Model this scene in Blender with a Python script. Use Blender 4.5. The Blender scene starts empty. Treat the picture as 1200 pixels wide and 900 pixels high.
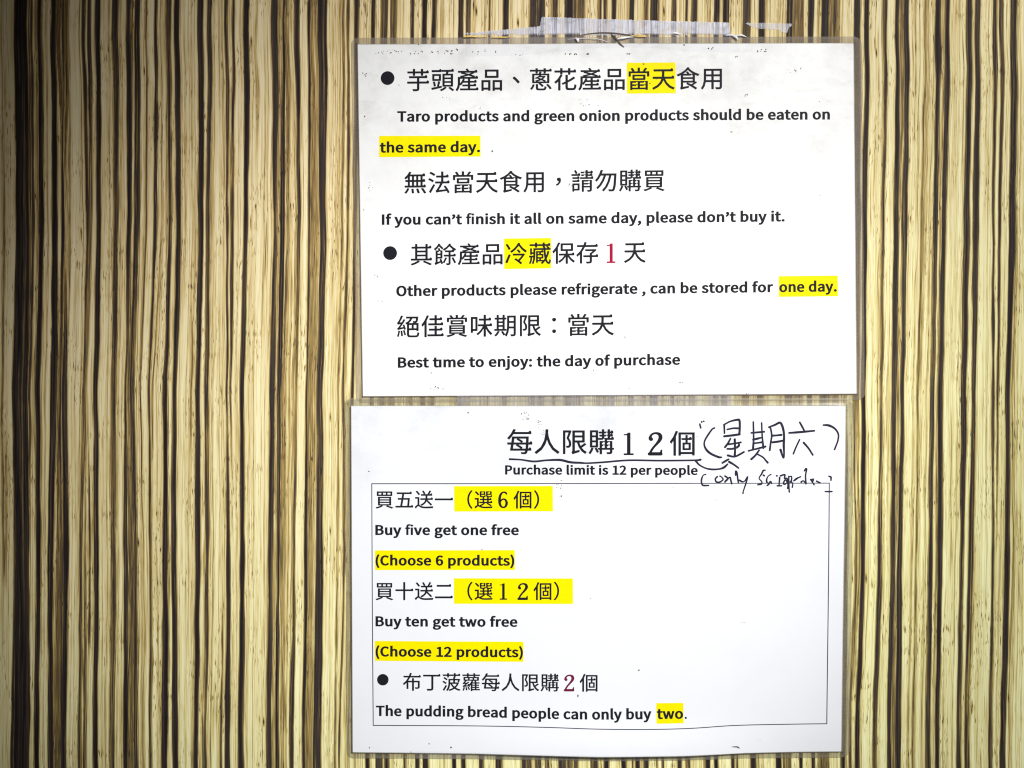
import bpy, math, random
import numpy as np
from mathutils import Vector

# ------------------------------------------------------------------ camera, world, light, exposure
PX = 0.00051                       # metres on the wall per photo pixel (1200 x 900 photo)
CAM_D = 0.62
scene = bpy.context.scene
COL = scene.collection

def W(px, py, off=0.0):
    """photo pixel on the wall plane -> world (wall is y=0, the viewer stands at -y)"""
    return ((px - 600.0) * PX, -off, (450.0 - py) * PX)

cam_d = bpy.data.cameras.new("camera")
cam = bpy.data.objects.new("camera", cam_d); COL.objects.link(cam)
cam.location = (0, -CAM_D, 0)
cam.rotation_euler = (math.radians(90), 0, 0)
cam_d.sensor_width = 36
cam_d.lens = 36 * CAM_D / (1200 * PX)
cam_d.clip_start = 0.01; cam_d.clip_end = 100
scene.camera = cam

world = bpy.data.worlds.new("World"); scene.world = world
world.use_nodes = True
bg = world.node_tree.nodes["Background"]
bg.inputs[0].default_value = (1.0, 0.95, 0.89, 1)
bg.inputs[1].default_value = 0.085

def spot(name, loc, target, power, size, blend, radius, color):
    d = bpy.data.lights.new(name, 'SPOT')
    d.energy = power; d.spot_size = math.radians(size); d.spot_blend = blend
    d.shadow_soft_size = radius; d.color = color
    o = bpy.data.objects.new(name, d); COL.objects.link(o)
    o.location = loc
    o.rotation_euler = (Vector(target) - Vector(loc)).to_track_quat('-Z', 'Y').to_euler()
    return o

# two unseen spots added high on the right, key and fill, shaping the falloff
spot("added_spot", (0.767, -1.582, 0.66), W(600, 560), 116, 19.6, .95, 0.03, (1.0, 0.985, 0.96))
spot("added_spot", (0.70, -1.60, 0.762), W(1010, 300), 118, 32.0, .75, 0.03, (1.0, 0.985, 0.96))

scene.view_settings.view_transform = 'Standard'
scene.view_settings.look = 'None'
scene.view_settings.exposure = 0
scene.view_settings.gamma = 1
scene.cycles.max_bounces = 6
scene.cycles.filter_width = 1.15
scene.cycles.transparent_max_bounces = 16

# ------------------------------------------------------------------ small helpers
def tag(o, label=None, cat=None, group=None, kind=None):
    if label: o["label"] = label
    if cat: o["category"] = cat
    if group: o["group"] = group
    if kind: o["kind"] = kind
    return o

def link(name, me, mat, parent=None):
    o = bpy.data.objects.new(name, me); COL.objects.link(o)
    if mat: me.materials.append(mat)
    if parent:
        o.parent = parent
        o.matrix_parent_inverse = parent.matrix_world.inverted()
    return o

def empty(name, loc):
    o = bpy.data.objects.new(name, None); COL.objects.link(o)
    o.location = loc
    o.matrix_world = __import__('mathutils').Matrix.Translation(loc)
    o.empty_display_size = 0.02
    return o

class N:
    """tiny node-building helper"""
    def __init__(s, name):
        s.m = bpy.data.materials.new(name); s.m.use_nodes = True
        s.t = s.m.node_tree; s.t.nodes.clear()
        s.out = s.t.nodes.new('ShaderNodeOutputMaterial')
    def n(s, kind, **kw):
        nd = s.t.nodes.new(kind)
        for k, v in kw.items(): setattr(nd, k, v)
        return nd
    def l(s, a, b): s.t.links.new(a, b)
    def put(s, sock, v):
        if hasattr(v, 'is_output'): s.l(v, sock)
        else: sock.default_value = v
    def math(s, op, a, b=0.0, c=None, clamp=False):
        nd = s.n('ShaderNodeMath', operation=op, use_clamp=clamp)
        s.put(nd.inputs[0], a); s.put(nd.inputs[1], b)
        if c is not None: s.put(nd.inputs[2], c)
        return nd.outputs[0]
    def mapr(s, v, a, b, c=0.0, d=1.0):
        nd = s.n('ShaderNodeMapRange', clamp=True)
        s.put(nd.inputs[0], v)
        for i, x in enumerate((a, b, c, d)): nd.inputs[i + 1].default_value = x
        return nd.outputs[0]
    def mix(s, f, a, b, mode='MIX'):
        nd = s.n('ShaderNodeMix', data_type='RGBA', blend_type=mode)
        s.put(nd.inputs[0], f); s.put(nd.inputs[6], a); s.put(nd.inputs[7], b)
        return nd.outputs[2]
    def noise(s, vec, scale, detail=2.0, rough=0.5, dist=0.0):
        nd = s.n('ShaderNodeTexNoise')
        s.l(vec, nd.inputs['Vector'])
        nd.inputs['Scale'].default_value = scale; nd.inputs['Detail'].default_value = detail
        nd.inputs['Roughness'].default_value = rough; nd.inputs['Distortion'].default_value = dist
        return nd.outputs[0]
    def ramp(s, v, stops):
        nd = s.n('ShaderNodeValToRGB'); s.put(nd.inputs[0], v)
        e = nd.color_ramp.elements
        while len(e) < len(stops): e.new(0.5)
        for el, (p, c) in zip(e, stops): el.position = p; el.color = (*c, 1)
        return nd.outputs[0]
    def principled(s, color, rough=0.5, spec=0.3, **kw):
        p = s.n('ShaderNodeBsdfPrincipled')
        s.put(p.inputs['Base Color'], color); s.put(p.inputs['Roughness'], rough)
        s.put(p.inputs['Specular IOR Level'], spec)
        for k, v in kw.items(): s.put(p.inputs[k], v)
        return p
    def done(s, shader):
        s.l(shader, s.out.inputs[0]); return s.m

def pixel_coords(b, sx, sy):
    """object position in photo pixels on the wall (x, 0, y), stretched"""
    tc = b.n('ShaderNodeTexCoord'); 
    geo = b.n('ShaderNodeNewGeometry')
    sep = b.n('ShaderNodeSeparateXYZ'); b.l(geo.outputs['Position'], sep.inputs[0])
    cmb = b.n('ShaderNodeCombineXYZ')
    b.l(b.math('MULTIPLY', sep.outputs[0], sx / PX), cmb.inputs[0])
    b.l(b.math('MULTIPLY', sep.outputs[2], sy / PX), cmb.inputs[1])
    return cmb.outputs[0]

# ------------------------------------------------------------------ the zebrano veneer wall
# every dark stripe of the veneer: strength, then its (left, right) edge at five heights
ZL = [52, 252, 452, 652, 848]      # heights for the left block
ZR = [75, 275, 475, 675, 825]      # heights for the right block
S1 = [  # origin 0, scale 8.57
 (1.0, (145,280),(160,290),(130,285),(138,290),(115,300)),
 (.80, (310,333),(315,345),(290,315),(292,298),(301,303)),
 (1.0, (385,425),(395,440),(360,410),(355,405),(345,398)),
 (.45, (355,385),(375,395),(345,360),(345,355),(338,345)),
 (1.0, (515,568),(520,575),(515,580),(475,525),(485,540)),
 (.62, (568,630),(640,690),(580,600),(555,600),(540,615)),
 (1.0, (630,700),(612,640),(595,682),(598,690),(615,672)),
 (.9, (698,702),(688,712),(680,684),(690,694),(671,674)),
 (.85, (825,862),(862,895),(835,878),(790,822),(790,825)),
 (.85, (885,918),(895,930),(877,880),(840,858),(838,868)),
 (.9, (925,927),(928,932),(888,890),(888,908),(880,882)),
 (1.0, (960,1012),(970,1012),(940,990),(938,985),(935,985)),
 (.88, (1135,1195),(1140,1190),(1118,1170),(1105,1160),(1105,1155)),
]
S2 = [  # origin 135
 (1.0, (115,165),(115,160),(105,125),(80,125),(88,130)),
 (.66, (165,182),(160,164),(125,150),(125,180),(130,190)),
 (.92, (200,250),(190,243),(150,195),(180,212),(190,225)),
 (.9, (400,430),(388,425),(335,358),(338,365),(345,375)),
 (.8, (452,455),(462,470),(375,388),(370,372),(378,380)),
 (.5, (470,474),(474,480),(415,425),(410,413),(425,432)),
 (.98, (520,565),(535,565),(490,530),(470,520),(472,530)),
 (.38, (508,520),(505,535),(530,545),(520,535),(530,540)),
 (.95, (603,652),(610,660),(580,625),(558,610),(580,635)),
 (.97, (832,890),(835,885),(810,855),(795,850),(790,835)),
 (.78, (930,980),(908,945),(898,945),(905,945),(875,920)),
 (.4, (978,984),(945,972),(940,950),(885,905),(870,876)),
 (.9, (1062,1064),(1085,1087),(1080,1084),(1075,1077),(1058,1078)),
 (.9, (1105,1140),(1115,1136),(1118,1132),(1115,1150),(1105,1155)),
 (.85, (1178,1202),(1150,1190),(1160,1175),(1170,1172),(1168,1169)),
]
S3 = [  # origin 275
 (1.0, (95,153),(88,130),(55,100),(52,97),(40,95)),
 (.95, (375,440),(388,420),(355,405),(335,385),(320,375)),
 (.45, (440,480),(420,450),(405,440),(385,410),(375,412)),
 (1.0, (480,503),(450,500),(440,475),(412,445),(412,445)),
 (.58, (503,555),(530,555),(475,525),(448,500),(470,486)),
 (.9, (556,558),(552,558),(524,527),(498,502),(485,500)),
 (.42, (580,582),(605,628),(578,610),(555,580),(545,552)),
 (.97, (603,655),(628,658),(610,632),(580,605),(550,595)),
 (1.0, (742,765),(738,756),(718,735),(692,722),(685,712)),
 (.5, (765,800),(756,850),(735,825),(722,800),(712,790)),
 (.5, (808,835),(852,856),(826,828),(802,806),(790,794)),
 (.97, (835,930),(856,915),(828,890),(808,885),(792,870)),
 (.88, (1090,1110),(1068,1090),(1040,1056),(1018,1036),(1005,1025)),
 (.85, (1135,1156),(1125,1146),(1082,1108),(1088,1108),(1048,1066)),
 (.9, (1204,1255),(1185,1215),(1172,1205),(1150,1160),(1112,1118)),
]
R1 = [  # origin 1000 (first three) / 985 (last two), scale 6
 (.8, (-2,-1),(2,3),(3,15),(95,112),(60,80)),
 (1.0, (80,115),(62,92),(62,90),(138,170),(108,140)),
 (.85, (205,240),(190,215),(190,210),(250,285),(232,262)),
 (.97, (298,330),(280,318),(270,308),(345,378),(330,360)),
 (.6, (330,362),(322,324),(312,326),(380,388),(360,385)),
 (.95, (362,395),(338,375),(338,362),(392,425),(386,425)),
 (.75, (505,525),(470,494),(450,470),(520,535),(508,525)),
 (.97, (583,620),(555,590),(542,572),(608,640),(600,635)),
 (.97, (645,680),(618,650),(600,632),(675,712),(668,695)),
 (.97, (795,835),(775,815),(762,800),(832,862),(818,850)),
 (.88, (858,895),(838,880),(834,862),(892,925),(872,908)),
 (.85, (985,1015),(972,986),(975,995),(1058,1075),(1045,1072)),
 (.85, (1030,1060),(1020,1036),(1010,1024),(1090,1092),(1076,1078)),
 (1.0, (1110,1150),(1095,1135),(1075,1105),(1148,1185),(1125,1165)),
]
TOP = [(436.3,440.7,1),(446.7,455,.8),(458,464.7,.82),(481.6,485.6,.95),(495,501.3,1),(506.7,512,1),(538,544,1),
 (547.3,552.7,.85),(573.3,575.7,.9),(590.4,596.7,1),(620.7,632,.82),(632,639.3,1),(648,654,.8),(662.7,672,.95),
 (672,685.3,.75),(701.3,706,.8),(708,712,1),(717,722.4,1),(738.3,744,1),(754.7,760.7,.6),(763.3,772.7,1),
 (788,793.3,1),(803.7,806,1),(810.4,817.3,.8),(837.5,843.3,1),(848,855,1),(870.8,880,.8),(889.7,897,1),
 (922.5,931,.95),(931,943.3,.72),(948.3,954.2,1),(963,974,.95),(974,985,.72),(1001.5,1009,.85)]
BOT = [(429.3,434,1),(440.7,448.7,.85),(451.3,456.7,1),(473.3,477,1),(487.3,492,1),(496.7,503,1),(530.7,535.3,1),
 (540.7,546,1),(562,568,1),(582,589.3,1),(611.3,617,.9),(617,624,.7),(628,635.3,.8),(639.3,645.3,.7),(654.7,664,.85),
 (664,678,.7),(693.3,701.3,.85),(708,714.7,1),(728.7,734.7,1),(745.3,750.7,1),(755,760.7,1),(776,778.7,1),(794,800,1),
 (804.3,809.3,1),(826.7,833.3,1),(837.3,842.7,1),(858,861.3,1),(864,866,1),(879.3,886,1),(910,916,1),(917.3,927.3,.7),
 (936.7,940.7,1),(952,956,1),(958.7,972,.7),(986.7,991.3,1)]

rng = np.random.default_rng(11)
def smooth_noise(ys, step, amp):
    k = np.arange(ys.min() - step * 2, ys.max() + step * 3, step)
    v = rng.normal(0, amp, len(k))
    t = np.clip(np.searchsorted(k, ys) - 1, 0, len(k) - 2)
    f = (ys - k[t]) / step; f = f * f * (3 - 2 * f)
    return v[t] * (1 - f) + v[t + 1] * f

def build_wall(mat):
    xs = np.concatenate([np.arange(-500, -20, 2.0), np.arange(-20, 1220, 0.55), np.arange(1220, 1701, 2.0)])
    ys = np.arange(-260, 1161, 7.0)
    X, Y = len(xs), len(ys)
    bands = []                      # (strength, ys, left, right, fade(y))
    def add(d, zy, ls, rs, fade=None):
        zy = np.array(zy, float); ls = np.array(ls, float); rs = np.array(rs, float)
        bands.append([d, np.interp(ys, zy, ls), np.interp(ys, zy, rs), fade])
    for rows, ox in ((S1, 0), (S2, 135), (S3, 275)):
        for r in rows:
            add(r[0], ZL, [ox + p[0] / 8.571 for p in r[1:]], [ox + p[1] / 8.571 for p in r[1:]])
    for r in R1:
        o = (1000, 1000, 1000, 985, 985)
        add(r[0], ZR, [o[i] + p[0] / 6 for i, p in enumerate(r[1:])], [o[i] + p[1] / 6 for i, p in enumerate(r[1:])])
    up = np.clip((560 - ys) / 120, 0, 1); dn = np.clip((ys - 440) / 120, 0, 1)
    for a, b, d in TOP: add(d, [25, 500, 900], [a, a - 2, a - 3], [b, b - 2, b - 3], up)
    for a, b, d in BOT: add(d, [300, 892], [a + 3, a], [b + 3, b], dn)
    for lo, hi in ((-500, -8), (1202, 1700)):       # the veneer goes on outside the photograph
        x = lo
        while x < hi:
            w = rng.uniform(2, 9) if rng.random() < .8 else rng.uniform(9, 16)
            add(rng.uniform(.75, 1), [0, 900], [x, x + rng.normal(0, 3)], [x + w, x + w + rng.normal(0, 3)])
            x += w + rng.uniform(3, 20)
    D = np.zeros((Y, X))
    common = smooth_noise(ys, 60, .35)
    centers = []
    for d, l, r, fade in bands:
        wob = smooth_noise(ys, 55, .32) + common + smooth_noise(ys, 16, .05)
        ww = smooth_noise(ys, 40, .22) + .18
        l2 = l + wob - ww; r2 = r + wob + ww
        if fade is None: centers.append((l2 + r2) / 2)
        width = np.clip((r - l) / 1.6, 0, 1)         # a stripe that closes up fades out
        e = 0.75
        i0 = np.searchsorted(xs, min(l2.min(), r2.min()) - 6); i1 = np.searchsorted(xs, max(l2.max(), r2.max()) + 6)
        xx = xs[i0:i1][None, :]
        p = 1 / (1 + np.exp(-(xx - l2[:, None]) / (e * .5))) * (1 / (1 + np.exp(-(r2[:, None] - xx) / (e * .5))))
        p = p * d * width[:, None]
        if fade is not None: p = p * fade[:, None]
        D[:, i0:i1] = np.maximum(D[:, i0:i1], p)
    # fibre coordinate that follows the drift of the stripes
    C = np.array(sorted(centers, key=lambda c: c.mean()))
    C = np.maximum.accumulate(C, axis=0) + np.arange(len(C))[:, None] * 1e-3
    ref = C.mean(axis=1)
    U = np.empty((Y, X))
    for j in range(Y): U[j] = np.interp(xs, C[:, j], ref)
    U = np.where((xs < ref[0])[None, :], xs[None, :], np.where((xs > ref[-1])[None, :], xs[None, :], U))
    # thin brown fibres between the stripes, paler fibres inside them, and pores
    ns = 2200
    sr = rng.uniform(-480, 1680, ns * 2)
    core = rng.random(ns * 2) < .8
    sr = np.where(core, rng.uniform(0, 1200, ns * 2), sr)
    XS = np.stack([np.interp(sr, ref, C[:, j]) + np.where((sr < ref[0]) | (sr > ref[-1]), sr - np.clip(sr, ref[0], ref[-1]), 0) for j in range(Y)], 1)
    for k in range(ns * 2):
        yc = rng.uniform(-200, 1100); ln = rng.choice([40, 90, 200, 420, 900]) * rng.uniform(.5, 1.2)
        w = rng.uniform(.20, .52) if rng.random() < .8 else rng.uniform(.8, 1.6)
        env = np.clip((ln - np.abs(ys - yc)) / (ln * .35), 0, 1)
        j0, j1 = np.searchsorted(ys, (yc - ln, yc + ln))
        if j1 - j0 < 2: continue
        cx = XS[k, j0:j1] + smooth_noise(ys[j0:j1], 60, .5)
        i0 = np.searchsorted(xs, cx.min() - 4); i1 = np.searchsorted(xs, cx.max() + 4)
        p = np.exp(-((xs[i0:i1][None, :] - cx[:, None]) / w) ** 2) * env[j0:j1][:, None]
        if k < ns:
            D[j0:j1, i0:i1] = np.maximum(D[j0:j1, i0:i1], p * rng.uniform(.08, .38 if rng.random() < .84 else .78))
        else:
            D[j0:j1, i0:i1] *= 1 - p * rng.uniform(.08, .40) * (D[j0:j1, i0:i1] > .3)
    for sx_, sy_, sr_ in ((95.5, 275, 1.6), (294.3, 50, 1.6), (293.8, 261, 1.3), (162, 636, 1.8), (1053, 256, 2), (1073, 58, 1.6), (1027, 62, 1.3), (1025, 51, 1.0),
                      (1047, 679, 1.2), (1015, 679, 1.5), (387, 621, 1.2), (387, 487, 1.2), (309, 845, 1.6), (1182, 820, 1.6), (555, 6, 1.4), (558, 12, 1.6), (607, 26, 1.6), (1139, 829, 1.5),
                      (169, 84, 1.3), (260, 77, 1.2), (428, 9, 1.5), (778, 12, 1.5), (999, 677, 1.0), (1030, 671, .9), (1022, 683, 1.0)):
        i0, i1 = np.searchsorted(xs, (sx_ - 5, sx_ + 5)); j0, j1 = np.searchsorted(ys, (sy_ - 12, sy_ + 12))
        p = np.exp(-((xs[i0:i1][None, :] - sx_) / (sr_ * .7)) ** 2 - ((ys[j0:j1][:, None] - sy_) / 4.5) ** 2)
        D[j0:j1, i0:i1] = np.maximum(D[j0:j1, i0:i1], p * .95)
    # mesh
    co = np.empty((Y, X, 3), np.float32)
    co[..., 0] = (xs[None, :] - 600) * PX; co[..., 1] = 0; co[..., 2] = (450 - ys[:, None]) * PX
    nv = X * Y
    x0, x1 = co[0, 0, 0], co[0, -1, 0]; z0, z1 = co[0, 0, 2], co[-1, 0, 2]
    back = np.array([(x0, .02, z0), (x1, .02, z0), (x1, .02, z1), (x0, .02, z1)], np.float32)
    idx = np.arange(nv, dtype=np.int32).reshape(Y, X)
    q = np.stack([idx[:-1, :-1], idx[1:, :-1], idx[1:, 1:], idx[:-1, 1:]], -1).reshape(-1, 4)
    tl, tr, br, bl = idx[0, 0], idx[0, -1], idx[-1, -1], idx[-1, 0]
    b0, b1, b2, b3 = nv, nv + 1, nv + 2, nv + 3
    q = np.concatenate([q, np.array([(b0, b1, b2, b3), (tl, tr, b1, b0), (tr, br, b2, b1), (br, bl, b3, b2), (bl, tl, b0, b3)], np.int32)])
    me = bpy.data.meshes.new("wall")
    me.vertices.add(nv + 4); me.vertices.foreach_set('co', np.concatenate([co.reshape(-1, 3), back]).ravel())
    me.loops.add(q.size); me.loops.foreach_set('vertex_index', q.astype(np.int32).ravel())
    me.polygons.add(len(q)); me.polygons.foreach_set('loop_start', np.arange(0, q.size, 4, dtype=np.int32))
    me.polygons.foreach_set('loop_total', np.full(len(q), 4, np.int32))
    a = me.attributes.new('stripe', 'FLOAT', 'POINT'); a.data.foreach_set('value', np.concatenate([D.ravel(), np.ones(4)]).astype(np.float32))
    a = me.attributes.new('fibre', 'FLOAT', 'POINT'); a.data.foreach_set('value', np.concatenate([U.ravel(), np.zeros(4)]).astype(np.float32))
    me.update(); me.validate()
    return link("wall", me, mat)

def veneer_material():
    b = N("zebrano_veneer")
    st = b.n('ShaderNodeAttribute', attribute_name='stripe').outputs['Fac']
    fi = b.n('ShaderNodeAttribute', attribute_name='fibre').outputs['Fac']
    geo = b.n('ShaderNodeNewGeometry')
    sep = b.n('ShaderNodeSeparateXYZ'); b.l(geo.outputs['Position'], sep.inputs[0])
    py = b.math('MULTIPLY', sep.outputs[2], -1 / PX)
    px = b.math('MULTIPLY', sep.outputs[0], 1 / PX)
    def vec(sx, sy, z):
        c = b.n('ShaderNodeCombineXYZ')
        b.l(b.math('MULTIPLY', fi, sx), c.inputs[0]); b.l(b.math('MULTIPLY', py, sy), c.inputs[1]); c.inputs[2].default_value = z
        return c.outputs[0]
    streak = b.noise(vec(.42, .006, 1.0), 1.0, 3.0, .62)         # long fibres, 2-4 px wide
    fine = b.noise(vec(1.1, .022, 5.0), 1.0, 2.0, .6)            # hair-fine fibres
    fleck = b.noise(vec(.95, .075, 9.0), 1.0, 1.0, .5)            # short pores
    gate = b.noise(vec(.05, .012, 14.0), 1.0, 2.0, .5)
    tone = b.noise(vec(.09, .0035, 21.0), 1.0, 2.0, .5)          # broad drift of tone
    band = b.noise(vec(.19, .0028, 31.0), 1.0, 2.0, .55)         # 4-8 px tan and cream alternation
    s1 = b.mapr(streak, .53, .68); s2 = b.mapr(fine, .53, .70)
    s3 = b.math('MULTIPLY', b.mapr(fleck, .59, .68), b.mapr(gate, .47, .62))
    light = b.math('ADD', b.math('MULTIPLY', s1, .17), b.math('ADD', b.math('MULTIPLY', s2, .15), b.math('MULTIPLY', s3, .46)))
    light = b.math('ADD', light, b.math('ADD', b.mapr(tone, .48, .75, 0, .06), b.mapr(band, .50, .72, 0, .11)))
    # inside the dark stripes some fibres are paler
    st = b.math('ADD', st, b.math('MULTIPLY', b.math('MULTIPLY', st, b.math('SUBTRACT', 1.0, st)), b.math('MULTIPLY', b.math('SUBTRACT', fine, .5), 4.5)), clamp=True)
    pale = b.math('MULTIPLY', b.mapr(streak, .44, .66), .24)
    pale = b.math('ADD', pale, b.math('MULTIPLY', b.mapr(fine, .45, .75), .16))
    dk = b.math('MULTIPLY', st, b.math('SUBTRACT', 1.0, pale))
    v = b.math('ADD', dk, b.math('MULTIPLY', light, b.math('SUBTRACT', 1.0, st)), clamp=True)
    cream = b.mix(b.mapr(tone, .3, .7), (.89, .86, .64, 1), (.79, .74, .50, 1))
    lime = b.mix(b.mapr(b.math('ADD', py, b.math('MULTIPLY', px, .50)), -420, 430), (.84, .70, .43, 1), (.84, .86, .46, 1))  # the light's tint, warm at the top to lime, put into the veneer colour
    cream = b.mix(.66, cream, lime)
    brown = b.ramp(v, [(0, (1, 1, 1)), (.16, (.81, .74, .57)), (.32, (.53, .42, .26)), (.50, (.26, .195, .11)), (.70, (.11, .083, .065))])
    col = b.mix(1.0, cream, brown, 'MULTIPLY')
    dark = b.mix(b.mapr(v, .62, .95), (.062, .049, .040, 1), (.0165, .0122, .0125, 1))
    col = b.mix(b.mapr(v, .52, .74), col, dark)
    bump = b.n('ShaderNodeBump'); bump.inputs['Strength'].default_value = .12; bump.inputs['Distance'].default_value = .0004
    b.l(b.math('SUBTRACT', 1.0, v), bump.inputs['Height'])
    p = b.principled(col, .6, .07)
    b.l(bump.outputs[0], p.inputs['Normal'])
    return b.done(p.outputs[0])

wall = build_wall(veneer_material())
tag(wall, kind="structure")
wall["label"] = "zebra striped wood veneer wall behind the two notices"

# ------------------------------------------------------------------ materials of the notices
def paper_material(name, base, seed, dirt_top, y_top, y_fade):
    b = N(name)
    v = pixel_coords(b, 1, 1)
    geo = b.n('ShaderNodeNewGeometry')
    sep = b.n('ShaderNodeSeparateXYZ'); b.l(geo.outputs['Position'], sep.inputs[0])
    py = b.math('SUBTRACT', 450.0, b.math('MULTIPLY', sep.outputs[2], 1 / PX))
    mp = b.n('ShaderNodeMapping'); b.l(v, mp.inputs[0]); mp.inputs['Location'].default_value = (seed, seed * 2.7, seed)
    v = mp.outputs[0]
    mp2 = b.n('ShaderNodeMapping'); b.l(v, mp2.inputs[0]); mp2.inputs['Scale'].default_value = (.35, 1, 1)
    big = b.noise(v, .013, 6, .68, .15)
    wisp = b.noise(mp2.outputs[0], .06, 5, .7, .25)
    grit = b.noise(v, .55, 2, .6)
    gate = b.noise(v, .02, 2, .5)
    upper = b.mapr(py, y_top, y_fade, 1, .12)                    # grime gathers along the taped top edge
    d = b.math('MULTIPLY', b.mapr(big, .46, .78), upper)
    d = b.math('ADD', d, b.math('MULTIPLY', b.math('MULTIPLY', b.mapr(wisp, .54, .80), upper), .6))
    d = b.math('ADD', d, b.math('MULTIPLY', b.math('MULTIPLY', b.mapr(grit, .68, .80), b.mapr(gate, .53, .66)), b.math('MULTIPLY', upper, .8)))
    d = b.math('MULTIPLY', d, dirt_top, clamp=True)
    col = b.mix(d, (*base, 1), (.27, .26, .24, 1))
    p = b.principled(col, .5, .10)
    p.inputs['Coat Weight'].default_value = .04; p.inputs['Coat Roughness'].default_value = .22
    return b.done(p.outputs[0])

def plain(name, col, rough=.5, spec=.05, var=.06):
    b = N(name)
    n = b.noise(pixel_coords(b, 1, 1), .18, 3, .6)
    c = b.mix(b.mapr(n, .3, .7), tuple(x * (1 - var) for x in col) + (1,), tuple(min(1, x * (1 + var)) for x in col) + (1,))
    return b.done(b.principled(c, rough, spec).outputs[0])

def film_material(name, col, opac, warm=(1, 1, 1)):
    """heat sealed laminate rim: clear, a little yellowed and scuffed"""
    b = N(name)
    n = b.noise(pixel_coords(b, .25, .06), 1.0, 4, .6)
    n2 = b.noise(pixel_coords(b, .5, .5), 1.0, 3, .6)
    tr = b.n('ShaderNodeBsdfTransparent'); tr.inputs[0].default_value = (*warm, 1)
    p = b.principled(b.mix(b.mapr(n2, .35, .7), (*col, 1), tuple(x * .7 for x in col) + (1,)), .3, .3)
    mx = b.n('ShaderNodeMixShader')
    b.l(b.mapr(n, .3, .75, opac * .8, min(1, opac * 1.2)), mx.inputs[0]); b.l(tr.outputs[0], mx.inputs[1]); b.l(p.outputs[0], mx.inputs[2])
    return b.done(mx.outputs[0])

def tape_material():
    """clear packing tape: see-through, frosted in vertical hairs where it grips the grain (mesh attribute frost)"""
    b = N("clear_packing_tape")
    fr = b.n('ShaderNodeAttribute', attribute_name='frost').outputs['Fac']
    hair = b.noise(pixel_coords(b, .75, .02), 1.0, 2, .6)
    patch = b.noise(pixel_coords(b, .07, .10), 1.0, 3, .6, .4)
    f = b.math('MULTIPLY', fr, b.math('ADD', .42, b.math('MULTIPLY', b.mapr(hair, .38, .62), .58)))
    f = b.math('MULTIPLY', f, b.mapr(patch, .30, .50, .55, 1.0), clamp=True)
    tr = b.n('ShaderNodeBsdfTransparent'); tr.inputs[0].default_value = (.985, .985, .99, 1)
    p = b.principled((.68, .69, .80, 1), .35, .2)
    mx = b.n('ShaderNodeMixShader')
    b.l(b.math('ADD', f, .012), mx.inputs[0]); b.l(tr.outputs[0], mx.inputs[1]); b.l(p.outputs[0], mx.inputs[2])
    return b.done(mx.outputs[0])

M_INK = plain("black_toner", (.012, .012, .018), .5)
M_RED = plain("red_toner", (.34, .003, .035), .5)
M_MAROON = plain("maroon_toner", (.14, .012, .035), .5)
M_YEL = plain("yellow_highlight", (.80, .70, .0), .5, .05, .04)
M_PEN = plain("navy_marker_ink", (.020, .019, .036), .5, .05, .4)
M_LINE = plain("thin_frame_toner", (.07, .07, .10), .5)
M_GREY = plain("faded_toner", (.16, .16, .17), .5)
M_DIRT = plain("dark_grime", (.12, .115, .11), .7, .1, .5)
M_TAPE = tape_material()
M_GLINT = plain("amber_glint", (.86, .58, .18), .3, .5, .25)  # bright amber of the glints on the tape, painted in
M_FOLD = film_material("shaded_tape_fold", (.15, .115, .09), .7)  # the wrinkle's shadow is put into this dark film colour
M_GLARE_SCRAP = plain("white_glare_flake", (.78, .78, .82), .4, .4, .12)  # white of the crumpled tape bits, painted glare included

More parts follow.
